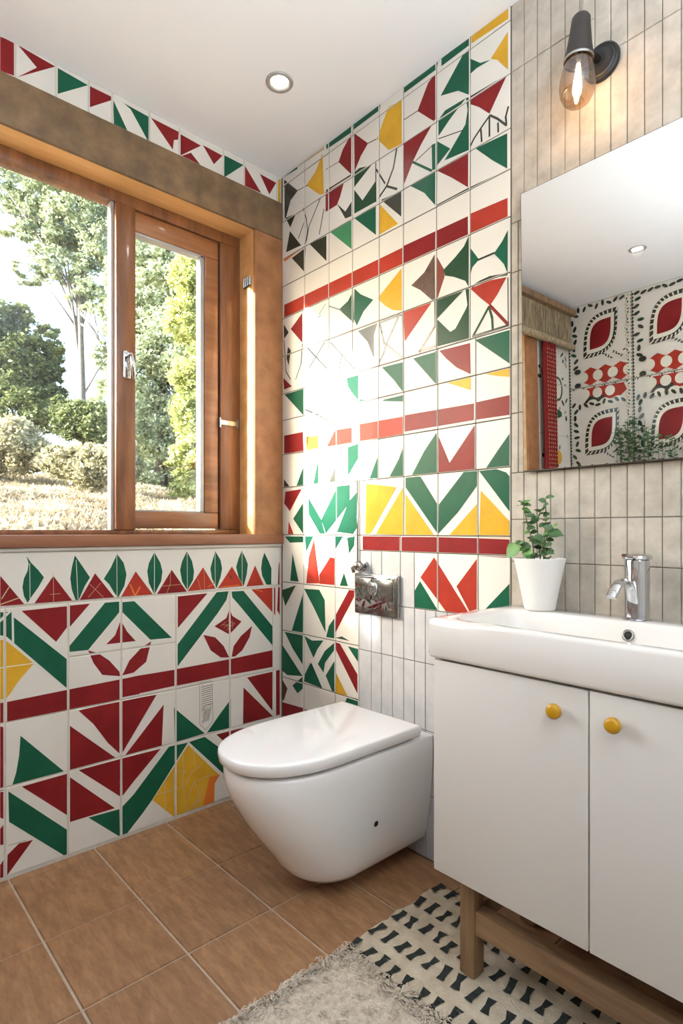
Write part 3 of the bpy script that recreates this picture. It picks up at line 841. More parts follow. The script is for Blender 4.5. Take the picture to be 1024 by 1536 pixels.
lo = bpy.data.objects.new('added_fill_lamp', ld); COL.objects.link(lo); lo.parent = gl; lo.location = (0, 0, uz - .02); lo.rotation_euler = (PI, 0, 0)
# ------------------------------------------------------------------ toilet
TX = 0.625
def dring(w, yf, a, z, yb=-0.006, n=30, ex=2.25, rb=0.0):
    """D outline: straight sides, rounded front"""
    pts = [(TX + w, yb, z), (TX + w, yb + (yf + a - yb) * .5, z)]
    for k in range(n + 1):
        t = PI * k / n; c, s = math.cos(t), math.sin(t)
        x = w * math.copysign(abs(c) ** (2 / ex), c); y = a * abs(s) ** (2 / ex)
        pts.append((TX + x, yf + a - y, z))
    pts += [(TX - w, yb + (yf + a - yb) * .5, z), (TX - w, yb, z)]
    return pts
to = empty('wall_hung_toilet', (TX, 0, .06), 'glossy white wall-hung toilet with its lid closed, below the painted tile wall', 'toilet')
b = bmesh.new()
prof = [(.3985, .168, -.615, .25), (.3965, .172, -.620, .25), (.390, .1735, -.623, .25), (.36, .174, -.622, .25), (.31, .173, -.605, .25), (.25, .169, -.572, .24), (.19, .163, -.532, .23), (.14, .156, -.494, .21), (.095, .148, -.462, .19), (.070, .140, -.443, .17), (.052, .126, -.422, .15), (.043, .106, -.396, .13), (.041, .08, -.36, .10)]
loft(b, [dring(w, yf, a, z) for z, w, yf, a in prof])
bobj('bowl', b, M['ceramic'], to, smooth=True, auto=50)
b = bmesh.new()
loft(b, [dring(w, yf, a, z, yb) for z, w, yf, a, yb in [(.4, .158, -.606, .24, -.09), (.402, .160, -.610, .24, -.088), (.410, .160, -.610, .24, -.088), (.412, .158, -.606, .24, -.09)]])
bobj('seat', b, M['ceramic'], to, smooth=True, auto=50)
b = bmesh.new()
loft(b, [dring(w, yf, a, z, yb) for z, w, yf, a, yb in [(.4095, .170, -.628, .25, -.076), (.4095, .174, -.633, .253, -.072), (.4130, .177, -.637, .255, -.069), (.430, .1785, -.640, .256, -.066), (.4385, .1780, -.639, .256, -.067), (.4410, .1765, -.637, .255, -.069), (.4425, .174, -.633, .253, -.072), (.4430, .166, -.622, .25, -.08), (.4445, .13, -.57, .23, -.12), (.4450, .06, -.42, .14, -.22)]])
bobj('lid', b, M['ceramic'], to, smooth=True, auto=60)
for s in (-1, 1):
    b = bmesh.new(); lathe(b, [(.011, 0), (.013, .003), (.013, .012), (.010, .016)], (TX + s * .08, -.045, .397), 16); bobj('hinge', b, M['chrome'], to, smooth=True)
b = bmesh.new(); lathe(b, [(.0085, 0), (.008, .003), (.004, .004)], (TX + .1625, -.25, .200), 12, axis=(1, 0, -.15)); bobj('fixing_cap', b, M['black'], to, smooth=True)

# flush plate and stop valve
fpz = empty('flush_plate', (.562, -.008, .82), 'square chrome flush plate on the wall above the toilet', 'flush plate')
b = bmesh.new(); box(b, (.459, -.020, .747), (.664, -.006, .888), .004); bobj('surround', b, M['satin_chrome'], fpz, auto=35)
b = bmesh.new(); box(b, (.468, -.0235, .770), (.652, -.0205, .880), .0012); bobj('plate', b, M['chrome'], fpz, auto=35)
for nm, x0, x1 in (('button', .474, .546), ('button', .550, .646)):
    b = bmesh.new(); box(b, (x0, -.027, .800), (x1, -.0237, .872), .002); bobj(nm, b, M['satin_chrome'], fpz, auto=35)
b = bmesh.new(); lathe(b, [(.024, 0), (.024, .003), (.020, .005), (.002, .005)], (.556, -.027, .838), 24, axis=(0, -1, 0)); bobj('push_ring', b, M['chrome'], fpz, smooth=True)
vl = empty('stop_valve', (.49, -.008, .905), 'small knurled chrome stop valve on the wall just above the flush plate', 'valve')
b = bmesh.new(); lathe(b, [(.020, 0), (.020, .004), (.010, .007), (.010, .022), (.011, .024)], (.492, -.007, .915), 20, axis=(0, -1, 0)); tube(b, [(.478, -.03, .915), (.46, -.03, .905), (.456, -.02, .892)], .007, 10); bobj('body', b, M['chrome'], vl, smooth=True, auto=40)
b = bmesh.new()
lathe(b, [(.012, 0)] + [(.015 + .002 * (k % 2), .003 + .003 * k) for k in range(7)] + [(.012, .026)], (.492, -.028, .915), 20, axis=(.5, -.85, 0)); bobj('knob', b, M['satin_chrome'], vl, smooth=True)
b = bmesh.new(); tube(b, [(.4655, -.0105, .90), (.4655, -.0105, 1.215)], .003, 8); pc = bobj('copper_pipe', b, M['satin_chrome'], None, smooth=True, loc=(.4655, -.0105, .9)); tag(pc, 'thin vertical metal pipe rising from the stop valve on the tiled wall', 'pipe')

# ------------------------------------------------------------------ vanity cabinet, basin, tap
CX0, CX1, CYF, CZ0, CZ1 = 1.094, 1.822, -.372, .252, .742
va = empty('vanity_cabinet', ((CX0 + CX1) / 2, -.19, 0), 'off-white two-door vanity cabinet on an oak leg frame under the basin', 'cabinet')
b = bmesh.new(); box(b, (CX0, CYF + .020, CZ0), (CX1, -.012, CZ1 - .001), .001); bobj('carcass', b, M['lacquer'], va, auto=35)
xm = 1.458
for x0, x1, kx, lab in ((CX0, xm - .0015, 1.398, None), (xm + .0015, CX1, 1.509, None)):
    d = boxo('door', (x0, CYF, CZ0 - .001), (x1, CYF + .0185, CZ1 - .004), M['lacquer'], va, .0015)
    b = bmesh.new(); lathe(b, [(.0055, 0), (.0055, .008), (.0115, .010), (.0140, .013), (.0148, .018), (.0140, .023), (.0115, .0255), (.004, .0265)], (kx, CYF, .690), 28, axis=(0, -1, 0))
    bobj('knob', b, M['mustard_knob'], d, smooth=True, auto=60)
def leg(x, y): boxo('leg', (x, y, .0112), (x + .040, y + .040, CZ0 - .0005), M['oak'], va, .002)
for x in (1.133, 1.745):
    for y in (-.325, -.060): leg(x, y)
for y in (-.322, -.054): boxo('rail', (1.173, y, .113), (1.745, y + .036, .168), M['oak_x'], va, .002)
for x in (1.137, 1.749): boxo('side_rail', (x, -.285, .118), (x + .03, -.060, .166), M['oak'], va, .002)

# basin: rounded slab with a scooped bowl
def rrect(x0, y0, x1, y1, r, z, n=6):
    pts = []
    for cx, cy, a in ((x1 - r, y1 - r, 0), (x0 + r, y1 - r, 90), (x0 + r, y0 + r, 180), (x1 - r, y0 + r, 270)):
        for k in range(n + 1):
            t = math.radians(a + 90 * k / n); pts.append((cx + r * math.cos(t), cy + r * math.sin(t), z))
    return pts
BX0, BX1, BY0, BY1, BT = 1.080, 1.840, -.382, -.008, .834
ba = empty('basin', ((BX0 + BX1) / 2, -.19, CZ1), 'wide white rectangular ceramic basin on top of the vanity cabinet', 'basin')
b = bmesh.new()
ix0, ix1, iy0, iy1 = BX0 + .045, BX1 - .045, -.346, -.098
rings = [rrect(BX0 + .012, BY0 + .012, BX1 - .012, BY1, .010, CZ1), rrect(BX0 + .003, BY0 + .003, BX1 - .003, BY1, .012, CZ1 + .003), rrect(BX0, BY0, BX1, BY1, .014, CZ1 + .010), rrect(BX0, BY0, BX1, BY1, .014, BT - .009), rrect(BX0 + .003, BY0 + .003, BX1 - .003, BY1, .014, BT - .002), rrect(BX0 + .009, BY0 + .009, BX1 - .009, BY1 - .003, .014, BT),
         rrect(ix0 - .008, iy0 - .008, ix1 + .008, iy1 + .008, .05, BT), rrect(ix0 - .002, iy0 - .002, ix1 + .002, iy1 + .002, .05, BT - .002), rrect(ix0 + .004, iy0 + .004, ix1 - .004, iy1 - .003, .05, BT - .010), rrect(ix0 + .022, iy0 + .014, ix1 - .022, iy1 - .008, .05, BT - .045), rrect(ix0 + .045, iy0 + .026, ix1 - .045, iy1 - .018, .05, BT - .074), rrect(ix0 + .08, iy0 + .05, ix1 - .08, iy1 - .04, .05, BT - .084), rrect(ix0 + .2, iy0 + .10, ix1 - .2, iy1 - .09, .02, BT - .087)]
loft(b, rings); bobj('bowl', b, M['ceramic_basin'], ba, smooth=True, auto=50)
ox, oz = 1.425, BT - .030
b = bmesh.new(); lathe(b, [(.0135, 0), (.0135, .003), (.011, .005), (.009, .004), (.008, .001)], (ox, iy1 - .0065, oz), 24, axis=(0, -1, .25)); bobj('overflow_ring', b, M['satin_chrome'], ba, smooth=True)
b = bmesh.new(); lathe(b, [(.009, 0), (.009, .0012), (.001, .0014)], (ox, iy1 - .0070, oz), 20, axis=(0, -1, .25)); bobj('overflow_hole', b, M['black'], ba, smooth=True)
b = bmesh.new(); lathe(b, [(.022, 0), (.022, .003), (.016, .005), (.001, .005)], (1.46, -.22, BT - .0868), 28); bobj('drain', b, M['chrome'], ba, smooth=True)

TXx, TYy = 1.4255, -.056
tp = empty('basin_tap', (TXx, TYy, BT), 'chrome single-lever tap standing at the back edge of the basin', 'tap')
b = bmesh.new(); lathe(b, [(.031, 0), (.031, .002), (.0265, .004), (.026, .008), (.026, .134), (.0255, .136), (.022, .137)], (TXx, TYy, BT), 36); bobj('tap_body', b, M['chrome'], tp, smooth=True, auto=40)
b = bmesh.new(); lathe(b, [(.022, 0), (.030, .001), (.032, .004), (.031, .009), (.026, .012), (.001, .0135)], (TXx, TYy, BT + .137), 40)
tube(b, [(TXx - .004, TYy - .020, BT + .143), (TXx - .006, TYy - .034, BT + .145), (TXx - .007, TYy - .046, BT + .147)], .010, 12, flat=.4); bobj('lever', b, M['chrome'], tp, smooth=True, auto=40)
b = bmesh.new(); sp = [(-.072, .862), (-.079, .885), (-.090, .906), (-.106, .921), (-.126, .927), (-.146, .924), (-.166, .915), (-.184, .902), (-.192, .895)]
tube(b, [(TXx - .002, y, z) for y, z in sp], .0135, 16, taper=.8, flat=.42); bobj('spout', b, M['chrome'], tp, smooth=True, auto=50)

# ------------------------------------------------------------------ mirror (hung, leaning slightly forward at the top)
mi = empty('wall_mirror', (1.119, -.012, 1.196), 'large frameless rectangular mirror with a thin dark edge above the basin', 'mirror')
b = bmesh.new(); box(b, (1.119, -.020, 1.196), (1.90, -.012, 1.942), .0008); e = bobj('backing', b, M['mirror_edge'], mi)
b = bmesh.new(); box(b, (1.1215, -.0212, 1.1985), (1.8975, -.0201, 1.9395)); g2 = bobj('mirror_glass', b, M['mirror'], mi)
MIR_TILT = 1.15
mi.rotation_euler = (math.radians(MIR_TILT), 0, 0)

# ------------------------------------------------------------------ wall lamp
wlm = empty('wall_lamp', (1.322, -.007, 2.186), 'black wall lamp with a glowing amber glass bulb above the mirror', 'lamp')
b = bmesh.new(); lathe(b, [(.044, 0), (.045, .004), (.044, .010), (.040, .013), (.037, .0122), (.033, .0155), (.028, .0145), (.022, .018), (.012, .019)], (1.325, -.006, 2.184), 40, axis=(0, -1, 0)); bobj('wall_plate', b, M['black'], wlm, smooth=True, auto=50)
b = bmesh.new(); tube(b, [(1.323, -.022, 2.184), (1.318, -.06, 2.190), (1.312, -.088, 2.196)], .008, 12); bobj('arm', b, M['black'], wlm, smooth=True)
top = Vector((1.3165, -.100, 2.2515)); bot = Vector((1.307, -.103, 2.066)); ax = (bot - top).normalized()
b = bmesh.new(); lathe(b, [(.004, 0), (.017, .002), (.021, .008), (.023, .03), (.028, .070), (.0325, .098), (.033, .104), (.030, .104), (.027, .080), (.012, .075)], top, 36, axis=ax); bobj('lamp_holder', b, M['socket'], wlm, smooth=True, auto=50)
b = bmesh.new(); lathe(b, [(.0335, .101), (.0345, .104), (.0335, .107)], top, 36, axis=ax, caps=False); bobj('holder_rim', b, M['satin_chrome'], wlm, smooth=True)
bulbp = [(.014, .072), (.0185, .082), (.0255, .096), (.0320, .113), (.0370, .132), (.0400, .152), (.0405, .168), (.0375, .184), (.0305, .198), (.0190, .208), (.007, .2120), (.0008, .2125)]
b = bmesh.new(); lathe(b, bulbp, top, 40, axis=ax); bobj('bulb', b, M['bulb'], wlm, smooth=True)
b = bmesh.new(); lathe(b, [(.0045, .082), (.006, .100), (.0045, .108)], top, 14, axis=ax); bobj('glass_stem', b, M['socket'], wlm, smooth=True)
b = bmesh.new(); q = Vector((0, 0, 1)).rotation_difference(ax)
for k in range(10):
    t = 2 * PI * k / 10
    tube(b, [top + q @ Vector((r_ * math.cos(t), r_ * math.sin(t), z_)) for r_, z_ in ((.0025, .112), (.0045, .130), (.0070, .150), (.0088, .168), (.0080, .180), (.004, .186))], .0016, 6)
bobj('filament', b, M['filament'], wlm, smooth=True)
b = bmesh.new(); tube(b, [top, top + Vector((.003, .004, .05)), top + Vector((.005, .008, .12)), (1.322, -.088, 2.499)], .0022, 8); bobj('cord', b, M['cord'], wlm, smooth=True)
ld = bpy.data.lights.new('bulb_light', 'POINT'); ld.energy = .22; ld.color = (1, .68, .38); ld.shadow_soft_size = .012
lo = bpy.data.objects.new('bulb_light', ld); COL.objects.link(lo); lo.location = top + ax * .15

# ------------------------------------------------------------------ potted plant
PXc, PYc = 1.190, -.062
pp = empty('potted_plant', (PXc, PYc, BT), 'small green plant in a white tapered pot on the back left of the basin', 'plant')
b = bmesh.new(); lathe(b, [(.034, 0), (.037, .001), (.0385, .004), (.046, .045), (.054, .085), (.0605, .116), (.0635, .128), (.0640, .131), (.0625, .132), (.0600, .129), (.056, .118)], (PXc, PYc, BT + .0005), 48); bobj('pot', b, M['pot'], pp, smooth=True, auto=50)
b = bmesh.new(); lathe(b, [(.0575, 0), (.04, .004), (.001, .006)], (PXc, PYc, BT + .118), 32); bobj('soil', b, M['soil'], pp, smooth=True)
def leafshape(bm, p, d, n, L_, W_, mi=0, lobes=True):
    """a small lobed leaf, folded along its midrib"""
    d = Vector(d).normalized(); n = Vector(n); n = (n - d * n.dot(d)).normalized(); s = d.cross(n)
    prof = [(0, .05), (.12, .55), (.3, .95), (.42, .8), (.55, 1.0), (.7, .62), (.8, .66), (1, .0)] if lobes else [(0, .05), (.2, .7), (.45, 1), (.7, .7), (1, 0)]
    mid = []; lf = []; rt = []
    for t, w in prof:
        c = Vector(p) + d * (L_ * t) - n * (.18 * L_ * t * t); mid.append(bm.verts.new(c))
        lf.append(bm.verts.new(c + s * (W_ * w / 2) + n * (.12 * W_ * w))); rt.append(bm.verts.new(c - s * (W_ * w / 2) + n * (.12 * W_ * w)))
    for i in range(len(prof) - 1):
        for a in (lf, rt):
            bm.faces.new((mid[i], mid[i + 1], a[i + 1], a[i])).material_index = mi
stems = [((-.012, -.004, 0), [(-.016, -.006, .05), (-.030, -.008, .10), (-.040, -.01, .150), (-.046, -.012, .158)]), ((.010, 0, 0), [(.014, -.002, .06), (.018, 0, .12), (.014, 0, .165)]),
         ((.004, -.01, 0), [(.018, -.02, .04), (.034, -.02, .072), (.046, -.02, .09)]), ((-.008, -.008, 0), [(-.018, -.018, .02), (-.035, -.024, .045), (-.052, -.028, .05)]), ((0, .006, 0), [(-.006, .004, .05), (-.010, .004, .105), (.002, 0, .13)]),
         ((.012, -.006, 0), [(.022, -.012, .02), (.028, -.02, .035)])]
sb_, lb, lb2 = bmesh.new(), bmesh.new(), bmesh.new(); r6 = random.Random(11)
for s0, pts in stems:
    base = Vector((PXc, PYc, BT + .120)); P_ = [base + Vector(s0)] + [base + Vector(p) for p in pts]
    tube(sb_, P_, .0016, 6)
    n = 0
    for i in range(1, len(P_)):
        for j in range(5 if i > 1 else 2):
            p = P_[i].lerp(P_[i - 1], j * .22) + Vector((r6.uniform(-.008, .008), r6.uniform(-.006, .006), 0)) ; a = r6.uniform(0, 2 * PI); d = Vector((math.cos(a), math.sin(a) * .8, r6.uniform(-.15, .5)))
            tgt = lb if r6.random() < .75 else lb2
            leafshape(tgt, p, d, (r6.uniform(-.3, .3), -.7, .7), r6.uniform(.018, .028), r6.uniform(.015, .022))
base = Vector((PXc, PYc, BT + .120))
leafshape(lb2, base + Vector((-.040, -.026, .047)), (-.6, -.3, -.55), (0, -1, .4), .050, .044, lobes=False)
leafshape(lb2, base + Vector((-.020, -.026, .040)), (.3, -.3, -.8), (0, -1, .4), .036, .03, lobes=False)
leafshape(lb, base + Vector((.032, -.02, .078)), (.9, -.2, -.05), (0, -.7, .7), .046, .03, lobes=False)
bobj('stems', sb_, M['stem'], pp, smooth=True); bobj('leaves', lb, M['leaf'], pp, smooth=True); bobj('pale_leaves', lb2, M['leaf_pale'], pp, smooth=True)

# ------------------------------------------------------------------ rug
RX0, RX1, RY0, RY1, RSPLIT = .885, 2.05, -1.15, -.085, -.462
rg = empty('bath_rug', (1.45, -.6, 0), 'cream rug with black woven motifs and a shaggy end, under the vanity cabinet', 'rug')
def edge_jit(n, amp, seed):
    r = np.random.default_rng(seed); v = r.normal(0, 1, n); k = np.ones(5) / 5; return np.convolve(np.pad(v, 2, mode='edge'), k, 'valid') * amp
nx, ny = 90, 46
jl = edge_jit(ny + 1, .006, 1); jt = edge_jit(nx + 1, .005, 2); js = edge_jit(nx + 1, .012, 3)
V, F = [], []
for j in range(ny + 1):
    for i in range(nx + 1):
        u, v = i / nx, j / ny; xx = RX0 + (RX1 - RX0) * u + jl[j] * (1 - u); y0 = RSPLIT - .03; yy = y0 + (RY1 + jt[i] - y0) * v
        ed = min(u * 22, (1 - u) * 22, (1 - v) * 14, 1); V.append((xx, yy, .0022 + .0055 * ed + .0012 * math.sin(yy * 220) * ed + .0012 * math.sin(xx * 90 + yy * 60)))
for j in range(ny):
    for i in range(nx): a = j * (nx + 1) + i; F.append((a, a + 1, a + nx + 2, a + nx + 1))
wo = mesh('woven_field', V, F, M['rug_base'], rg, smooth=True)
V, F = [], []; r8 = random.Random(4)
def motif(cx, cy, L_, W_, a):
    w1_, w2, wm = W_ * r8.uniform(.75, 1.1), W_ * r8.uniform(.75, 1.1), W_ * r8.uniform(.38, .7)
    pr = [(-.5, w1_), (-.3, w1_ * .8), (0, wm), (.3, w2 * .8), (.5, w2)]; bend = r8.uniform(-.12, .12)
    n0 = len(V)
    for t, w in pr:
        for s in (-1, 1):
            x = t * L_; y = s * w / 2 + bend * W_ * (1 - 4 * t * t)
            V.append((cx + x * math.cos(a) - y * math.sin(a), cy + x * math.sin(a) + y * math.cos(a), .0098))
    for i in range(4): F.append((n0 + 2 * i, n0 + 2 * i + 2, n0 + 2 * i + 3, n0 + 2 * i + 1))
y = RY1 - .022
while y > RSPLIT + .012:
    x = RX0 + .020
    while x < RX1 - .03:
        if r8.random() > .02: motif(x + r8.uniform(-.004, .004), y + r8.uniform(-.006, .006), r8.uniform(.042, .052), .023, math.radians(90 + r8.uniform(-10, 14)))
        x += .0415
    y -= .0835
mt = mesh('motifs', V, F, M['rug_mark'], wo)
# shaggy end: a bumpy base and many short tufts
V, F = [], []; nx, ny = 80, 50
from mathutils import noise
for j in range(ny + 1):
    for i in range(nx + 1):
        u, v = i / nx, j / ny; jj = jl[j % len(jl)]; xx = RX0 + (RX1 - RX0) * u + jj * (1 - u); y1 = RSPLIT + js[min(i, nx)]; yy = RY0 + (y1 - RY0) * v
        ed = min(u * 20, (1 - u) * 20, (1 - v) * 12, v * 12, 1); V.append((xx, yy, .003 + ed * (.012 + .010 * noise.noise(Vector((xx * 38, yy * 38, 0))))))
for j in range(ny):
    for i in range(nx): a = j * (nx + 1) + i; F.append((a, a + 1, a + nx + 2, a + nx + 1))
shg = mesh('shaggy_end', V, F, M['shag'], rg, smooth=True)
N = 42000
xs = rng.uniform(RX0 - .002, RX1, N); ys = rng.uniform(-1.1, RSPLIT + .008, N)
keep = (xs < 1.75); xs = xs[keep]; ys = ys[keep]; N = len(xs)
zb = np.array([.010 + .009 * noise.noise(Vector((x * 38, y * 38, 0))) for x, y in zip(xs, ys)])
an = np.array([3.1 * noise.noise(Vector((x * 14, y * 14, 5))) for x, y in zip(xs, ys)]) + rng.uniform(-.9, .9, N)
Ln = rng.uniform(.010, .020, N); dx, dy = np.cos(an), np.sin(an); w = rng.uniform(.0012, .0022, N)
P0 = np.stack([xs, ys, zb - .003], 1); P1 = P0 + np.stack([dx * Ln * .5, dy * Ln * .5, Ln * .45], 1); P2 = P0 + np.stack([dx * Ln, dy * Ln, Ln * .30], 1)
S = np.stack([-dy * w, dx * w, 0 * w], 1)
VV = np.stack([P0 - S, P0 + S, P1 - S, P1 + S, P2], 1).reshape(-1, 3); k5 = np.arange(N) * 5
FF = [(a, a + 1, a + 3, a + 2) for a in k5.tolist()] + [(a + 2, a + 3, a + 4) for a in k5.tolist()]
tf = mesh('pile', VV, FF, M['shag'], shg, smooth=True); tag(tf, kind='stuff')

# ------------------------------------------------------------------ things seen only in the mirror
bl = empty('woven_blind', (.06, -2.1, 2.2), 'rolled-up woven reed blind over the far end of the window, seen in the mirror', 'blind')
b = bmesh.new(); box(b, (.016, -2.575, 2.43), (.075, -1.62, 2.47), .003); bobj('headrail', b, M['oak'], bl)
V, F = [], []; nn = 150
b = bmesh.new()
for k in range(nn):
    y = -2.57 + .945 * k / nn; box(b, (.030 + .003 * (k % 2), y, 2.215), (.036 + .003 * (k % 2), y + .0048, 2.432))
bobj('reeds', b, M['blind'], bl)
b = bmesh.new(); lathe(b, [(.02, 0), (.024, .01), (.024, .93), (.02, .94)], (.046, -2.568, 2.215), 20, axis=(0, 1, 0)); bobj('roll', b, M['blind'], bl, smooth=True)
cu = empty('bead_curtain', (.05, -2.25, 2.2), 'narrow red patterned curtain hanging at the far end of the window, seen in the mirror', 'curtain')
V, F = [], []; n1, n2 = 48, 30
for j in range(n2 + 1):
    for i in range(n1 + 1):
        y = -2.31 + .145 * i / n1; V.append((.045 + .014 * math.sin(i / n1 * 2 * PI * 4) , y, .55 + 1.64 * j / n2))
for j in range(n2):
    for i in range(n1): a = j * (n1 + 1) + i; F.append((a, a + 1, a + n1 + 2, a + n1 + 1))
cc = mesh('cloth', V, F, M['curtain'], cu, smooth=True); so = cc.modifiers.new('s', 'SOLIDIFY'); so.thickness = .003
b = bmesh.new()
for k in range(5):
    for j in range(60):
        p = Vector((.0615, -2.290 + .027 * k + r6.uniform(-.004, .004), .57 + 1.6 * j / 60)); lathe(b, [(.0006, -.006), (.0026, 0), (.0006, .006)], p, 5)
bobj('beads', b, M['N'], cu); tag(cu.children[-1], kind='stuff')
ws = empty('wall_shelf', (.62, -2.5, 1.20), 'small oak wall shelf on the leaf-pattern wall, out of direct view', 'shelf')
boxo('board', (.30, -2.594, 1.205), (1.05, -2.44, 1.23), M['oak_x'], ws, .003)
for x in (.4, .93): boxo('bracket', (x, -2.594, 1.12), (x + .02, -2.46, 1.205), M['black'], ws, .002)
sp_ = empty('trailing_plant', (.55, -2.5, 1.23), 'leafy green plant in a low trough, its tips seen in the mirror', 'plant')
boxo('trough', (.34, -2.57, 1.231), (.90, -2.47, 1.30), M['pot'], sp_, .006)
lb = bmesh.new(); sb_ = bmesh.new()
for k in range(46):
    x = r6.uniform(.35, .89); hgt = .22 + .18 * math.exp(-((x - .45) / .12) ** 2) * r6.uniform(.5, 1); p0 = Vector((x, -2.52 + r6.uniform(-.02, .02), 1.298)); p1 = p0 + Vector((r6.uniform(-.03, .03), r6.uniform(-.02, .05), hgt))
    tube(sb_, [p0, p0.lerp(p1, .5) + Vector((.004, 0, 0)), p1], .0014, 5)
    for j in range(9):
        a = r6.uniform(0, 2 * PI); leafshape(lb, p0.lerp(p1, r6.uniform(.3, 1)), (math.cos(a), math.sin(a), r6.uniform(-.2, .7)), (r6.uniform(-.4, .4), .6, .7), r6.uniform(.022, .036), r6.uniform(.016, .024))
bobj('stems', sb_, M['stem'], sp_); bobj('leaves', lb, M['leaf'], sp_)
"""
"""
# ------------------------------------------------------------------ outside the window
def ground_z(x, y):
    d = -x - .2
    z = .62 + .150 * min(d, 9.0) + .02 * max(0, d - 9.0)
    z += .10 * noise.noise(Vector((x * .35, y * .35, 3))) * min(1, d / 2) + .06 * noise.noise(Vector((x * 1.3, y * 1.3, 7))) * min(1, d)
    return z + .035 * max(0, -y - 0) * min(1, d / 8) - .03 * max(0, y) * min(1, d / 8)
V, F = [], []; gx = [-.165 - .25 * 1.045 ** k * k ** .9 if k else -.165 for k in range(60)]; gy = [-14 + .4 * k for k in range(86)]
for x in gx:
    for y in gy: V.append((x, y, ground_z(x, y)))
for i in range(len(gx) - 1):
    for j in range(len(gy) - 1): a = i * len(gy) + j; F.append((a, a + 1, a + len(gy) + 1, a + len(gy)))
hl = mesh('ground', V, F, M['soil_hill'], smooth=True); tag(hl, kind='structure')

def cards(name, P, size, mat, parent=None, up=.2, stretch=1.7, shade=None, loc=None, seed=0):
    r = np.random.default_rng(seed); n = len(P)
    d = r.normal(0, 1, (n, 3)); d[:, 2] = d[:, 2] * .6 + up; d /= np.linalg.norm(d, axis=1)[:, None]
    e = r.normal(0, 1, (n, 3)); e -= (e * d).sum(1)[:, None] * d; e /= np.linalg.norm(e, axis=1)[:, None]
    s = (size * r.uniform(.6, 1.3, n))[:, None]
    VV = np.stack([P - d * s * stretch * .5, P + e * s * .5, P + d * s * stretch * .5, P - e * s * .5], 1).reshape(-1, 3)
    k = np.arange(n) * 4; FF = np.stack([k, k + 1, k + 2, k + 3], 1).tolist()
    o = mesh(name, VV, FF, mat, parent, loc=loc)
    ca = o.data.color_attributes.new('shade', 'FLOAT_COLOR', 'POINT'); sh = r.uniform(0, 1, n) if shade is None else shade
    ca.data.foreach_set('color', np.repeat(np.repeat(sh, 4)[:, None], 4, 1).astype(np.float32).ravel()); return o
def crown(blobs, n, seed, shell=.55):
    r = np.random.default_rng(seed); out = []; vol = np.array([b[3] * b[4] for b in blobs]); cnt = (n * vol / vol.sum()).astype(int)
    for b, c in zip(blobs, cnt):
        k = max(5, int(c / 55)); cc = r.normal(0, 1, (k, 3)); cc /= np.linalg.norm(cc, axis=1)[:, None]; cc *= (r.uniform(shell, 1, k) ** .5)[:, None]
        m = max(1, c // k); q = np.repeat(cc, m, 0) + r.normal(0, .11, (k * m, 3)) * np.array([1, 1, .8])
        out.append(q * np.array([b[3], b[3], b[4]]) + np.array(b[:3]))
    return np.concatenate(out)
def at(u, v, depth):
    """point of the place seen at photo column u, row v, at a given distance"""
    f = 868.96; a = math.radians(47.581); F_ = Vector((-math.sin(a), math.cos(a), 0)); R_ = Vector((math.cos(a), math.sin(a), 0))
    return CAM + F_ * depth + R_ * ((u - 512) / f * depth) + Vector((0, 0, (797 - v) / f * depth))
def pb(u, v, d, rpx, rz=None): 
    p = at(u, v, d); r = rpx / 868.96 * d; return (p.x, p.y, p.z, r, (rz or rpx) / 868.96 * d)
def tree(name, label, base_uvd, trunk_top, blobs, n, size, mat, seed, tr=.1, branches=8, cat='tree', group=None, shell=.55, leafname='foliage'):
    b0 = at(*base_uvd); b0.z = ground_z(b0.x, b0.y) - .1
    e = empty(name, tuple(b0), label, cat, group)
    if trunk_top is not None:
        b = bmesh.new(); t1_ = at(*trunk_top); r = random.Random(seed)
        tube(b, [b0, b0.lerp(t1_, .35) + Vector((.05, .05, 0)), b0.lerp(t1_, .7) - Vector((.05, 0, 0)), t1_], tr, 10, taper=.35)
        for k in range(branches):
            bb = r.choice(blobs); s = b0.lerp(t1_, r.uniform(.35, .98)); en = Vector(bb[:3]) + Vector((r.uniform(-1, 1), r.uniform(-1, 1), r.uniform(-.6, .6))) * bb[3] * .6
            tube(b, [s, s.lerp(en, .5) + Vector((0, 0, .1)), en], tr * .3, 6, taper=.25)
        bobj('trunk', b, M['bark'], e, smooth=True)
    cards(leafname, crown(blobs, n, seed, shell), size, M[mat], e, seed=seed)
    return e
tree('tall_tree', 'tall pale-trunked tree with airy crown seen through the left window pane', (118, 600, 15), (122, 330, 15),
     [pb(60, 290, 15, 45, 40), pb(110, 320, 15, 50, 40), pb(20, 270, 15, 50, 35), pb(90, 400, 15, 36, 24), pb(150, 410, 15, 34, 40), pb(150, 350, 15, 40, 45), pb(60, 360, 15, 30, 22), pb(165, 470, 15, 26, 30), pb(40, 410, 15, 30, 14), pb(150, 290, 15, 40, 40), pb(100, 240, 15, 60, 40), pb(160, 530, 15, 22, 20), pb(85, 345, 15, 40, 30), pb(10, 330, 15, 30, 20), pb(130, 450, 15, 26, 16)], 42000, .058, 'fol_mid', 1, .12, 22)
tree('dark_shrub', 'big dark green bush at the left edge behind the left pane', (30, 660, 11), (35, 560, 11),
     [pb(20, 560, 11, 56, 56), pb(58, 540, 11, 34, 36), pb(-5, 500, 11, 44, 45), pb(28, 478, 11, 24, 22), pb(40, 610, 11, 50, 40), pb(84, 560, 11, 14, 16), pb(78, 600, 11, 22, 24), pb(70, 505, 11, 20, 18), pb(90, 530, 11, 12, 10), pb(-60, 530, 11, 80, 90)], 62000, .046, 'fol_dark', 2, .1, 6, 'bush', shell=.35)
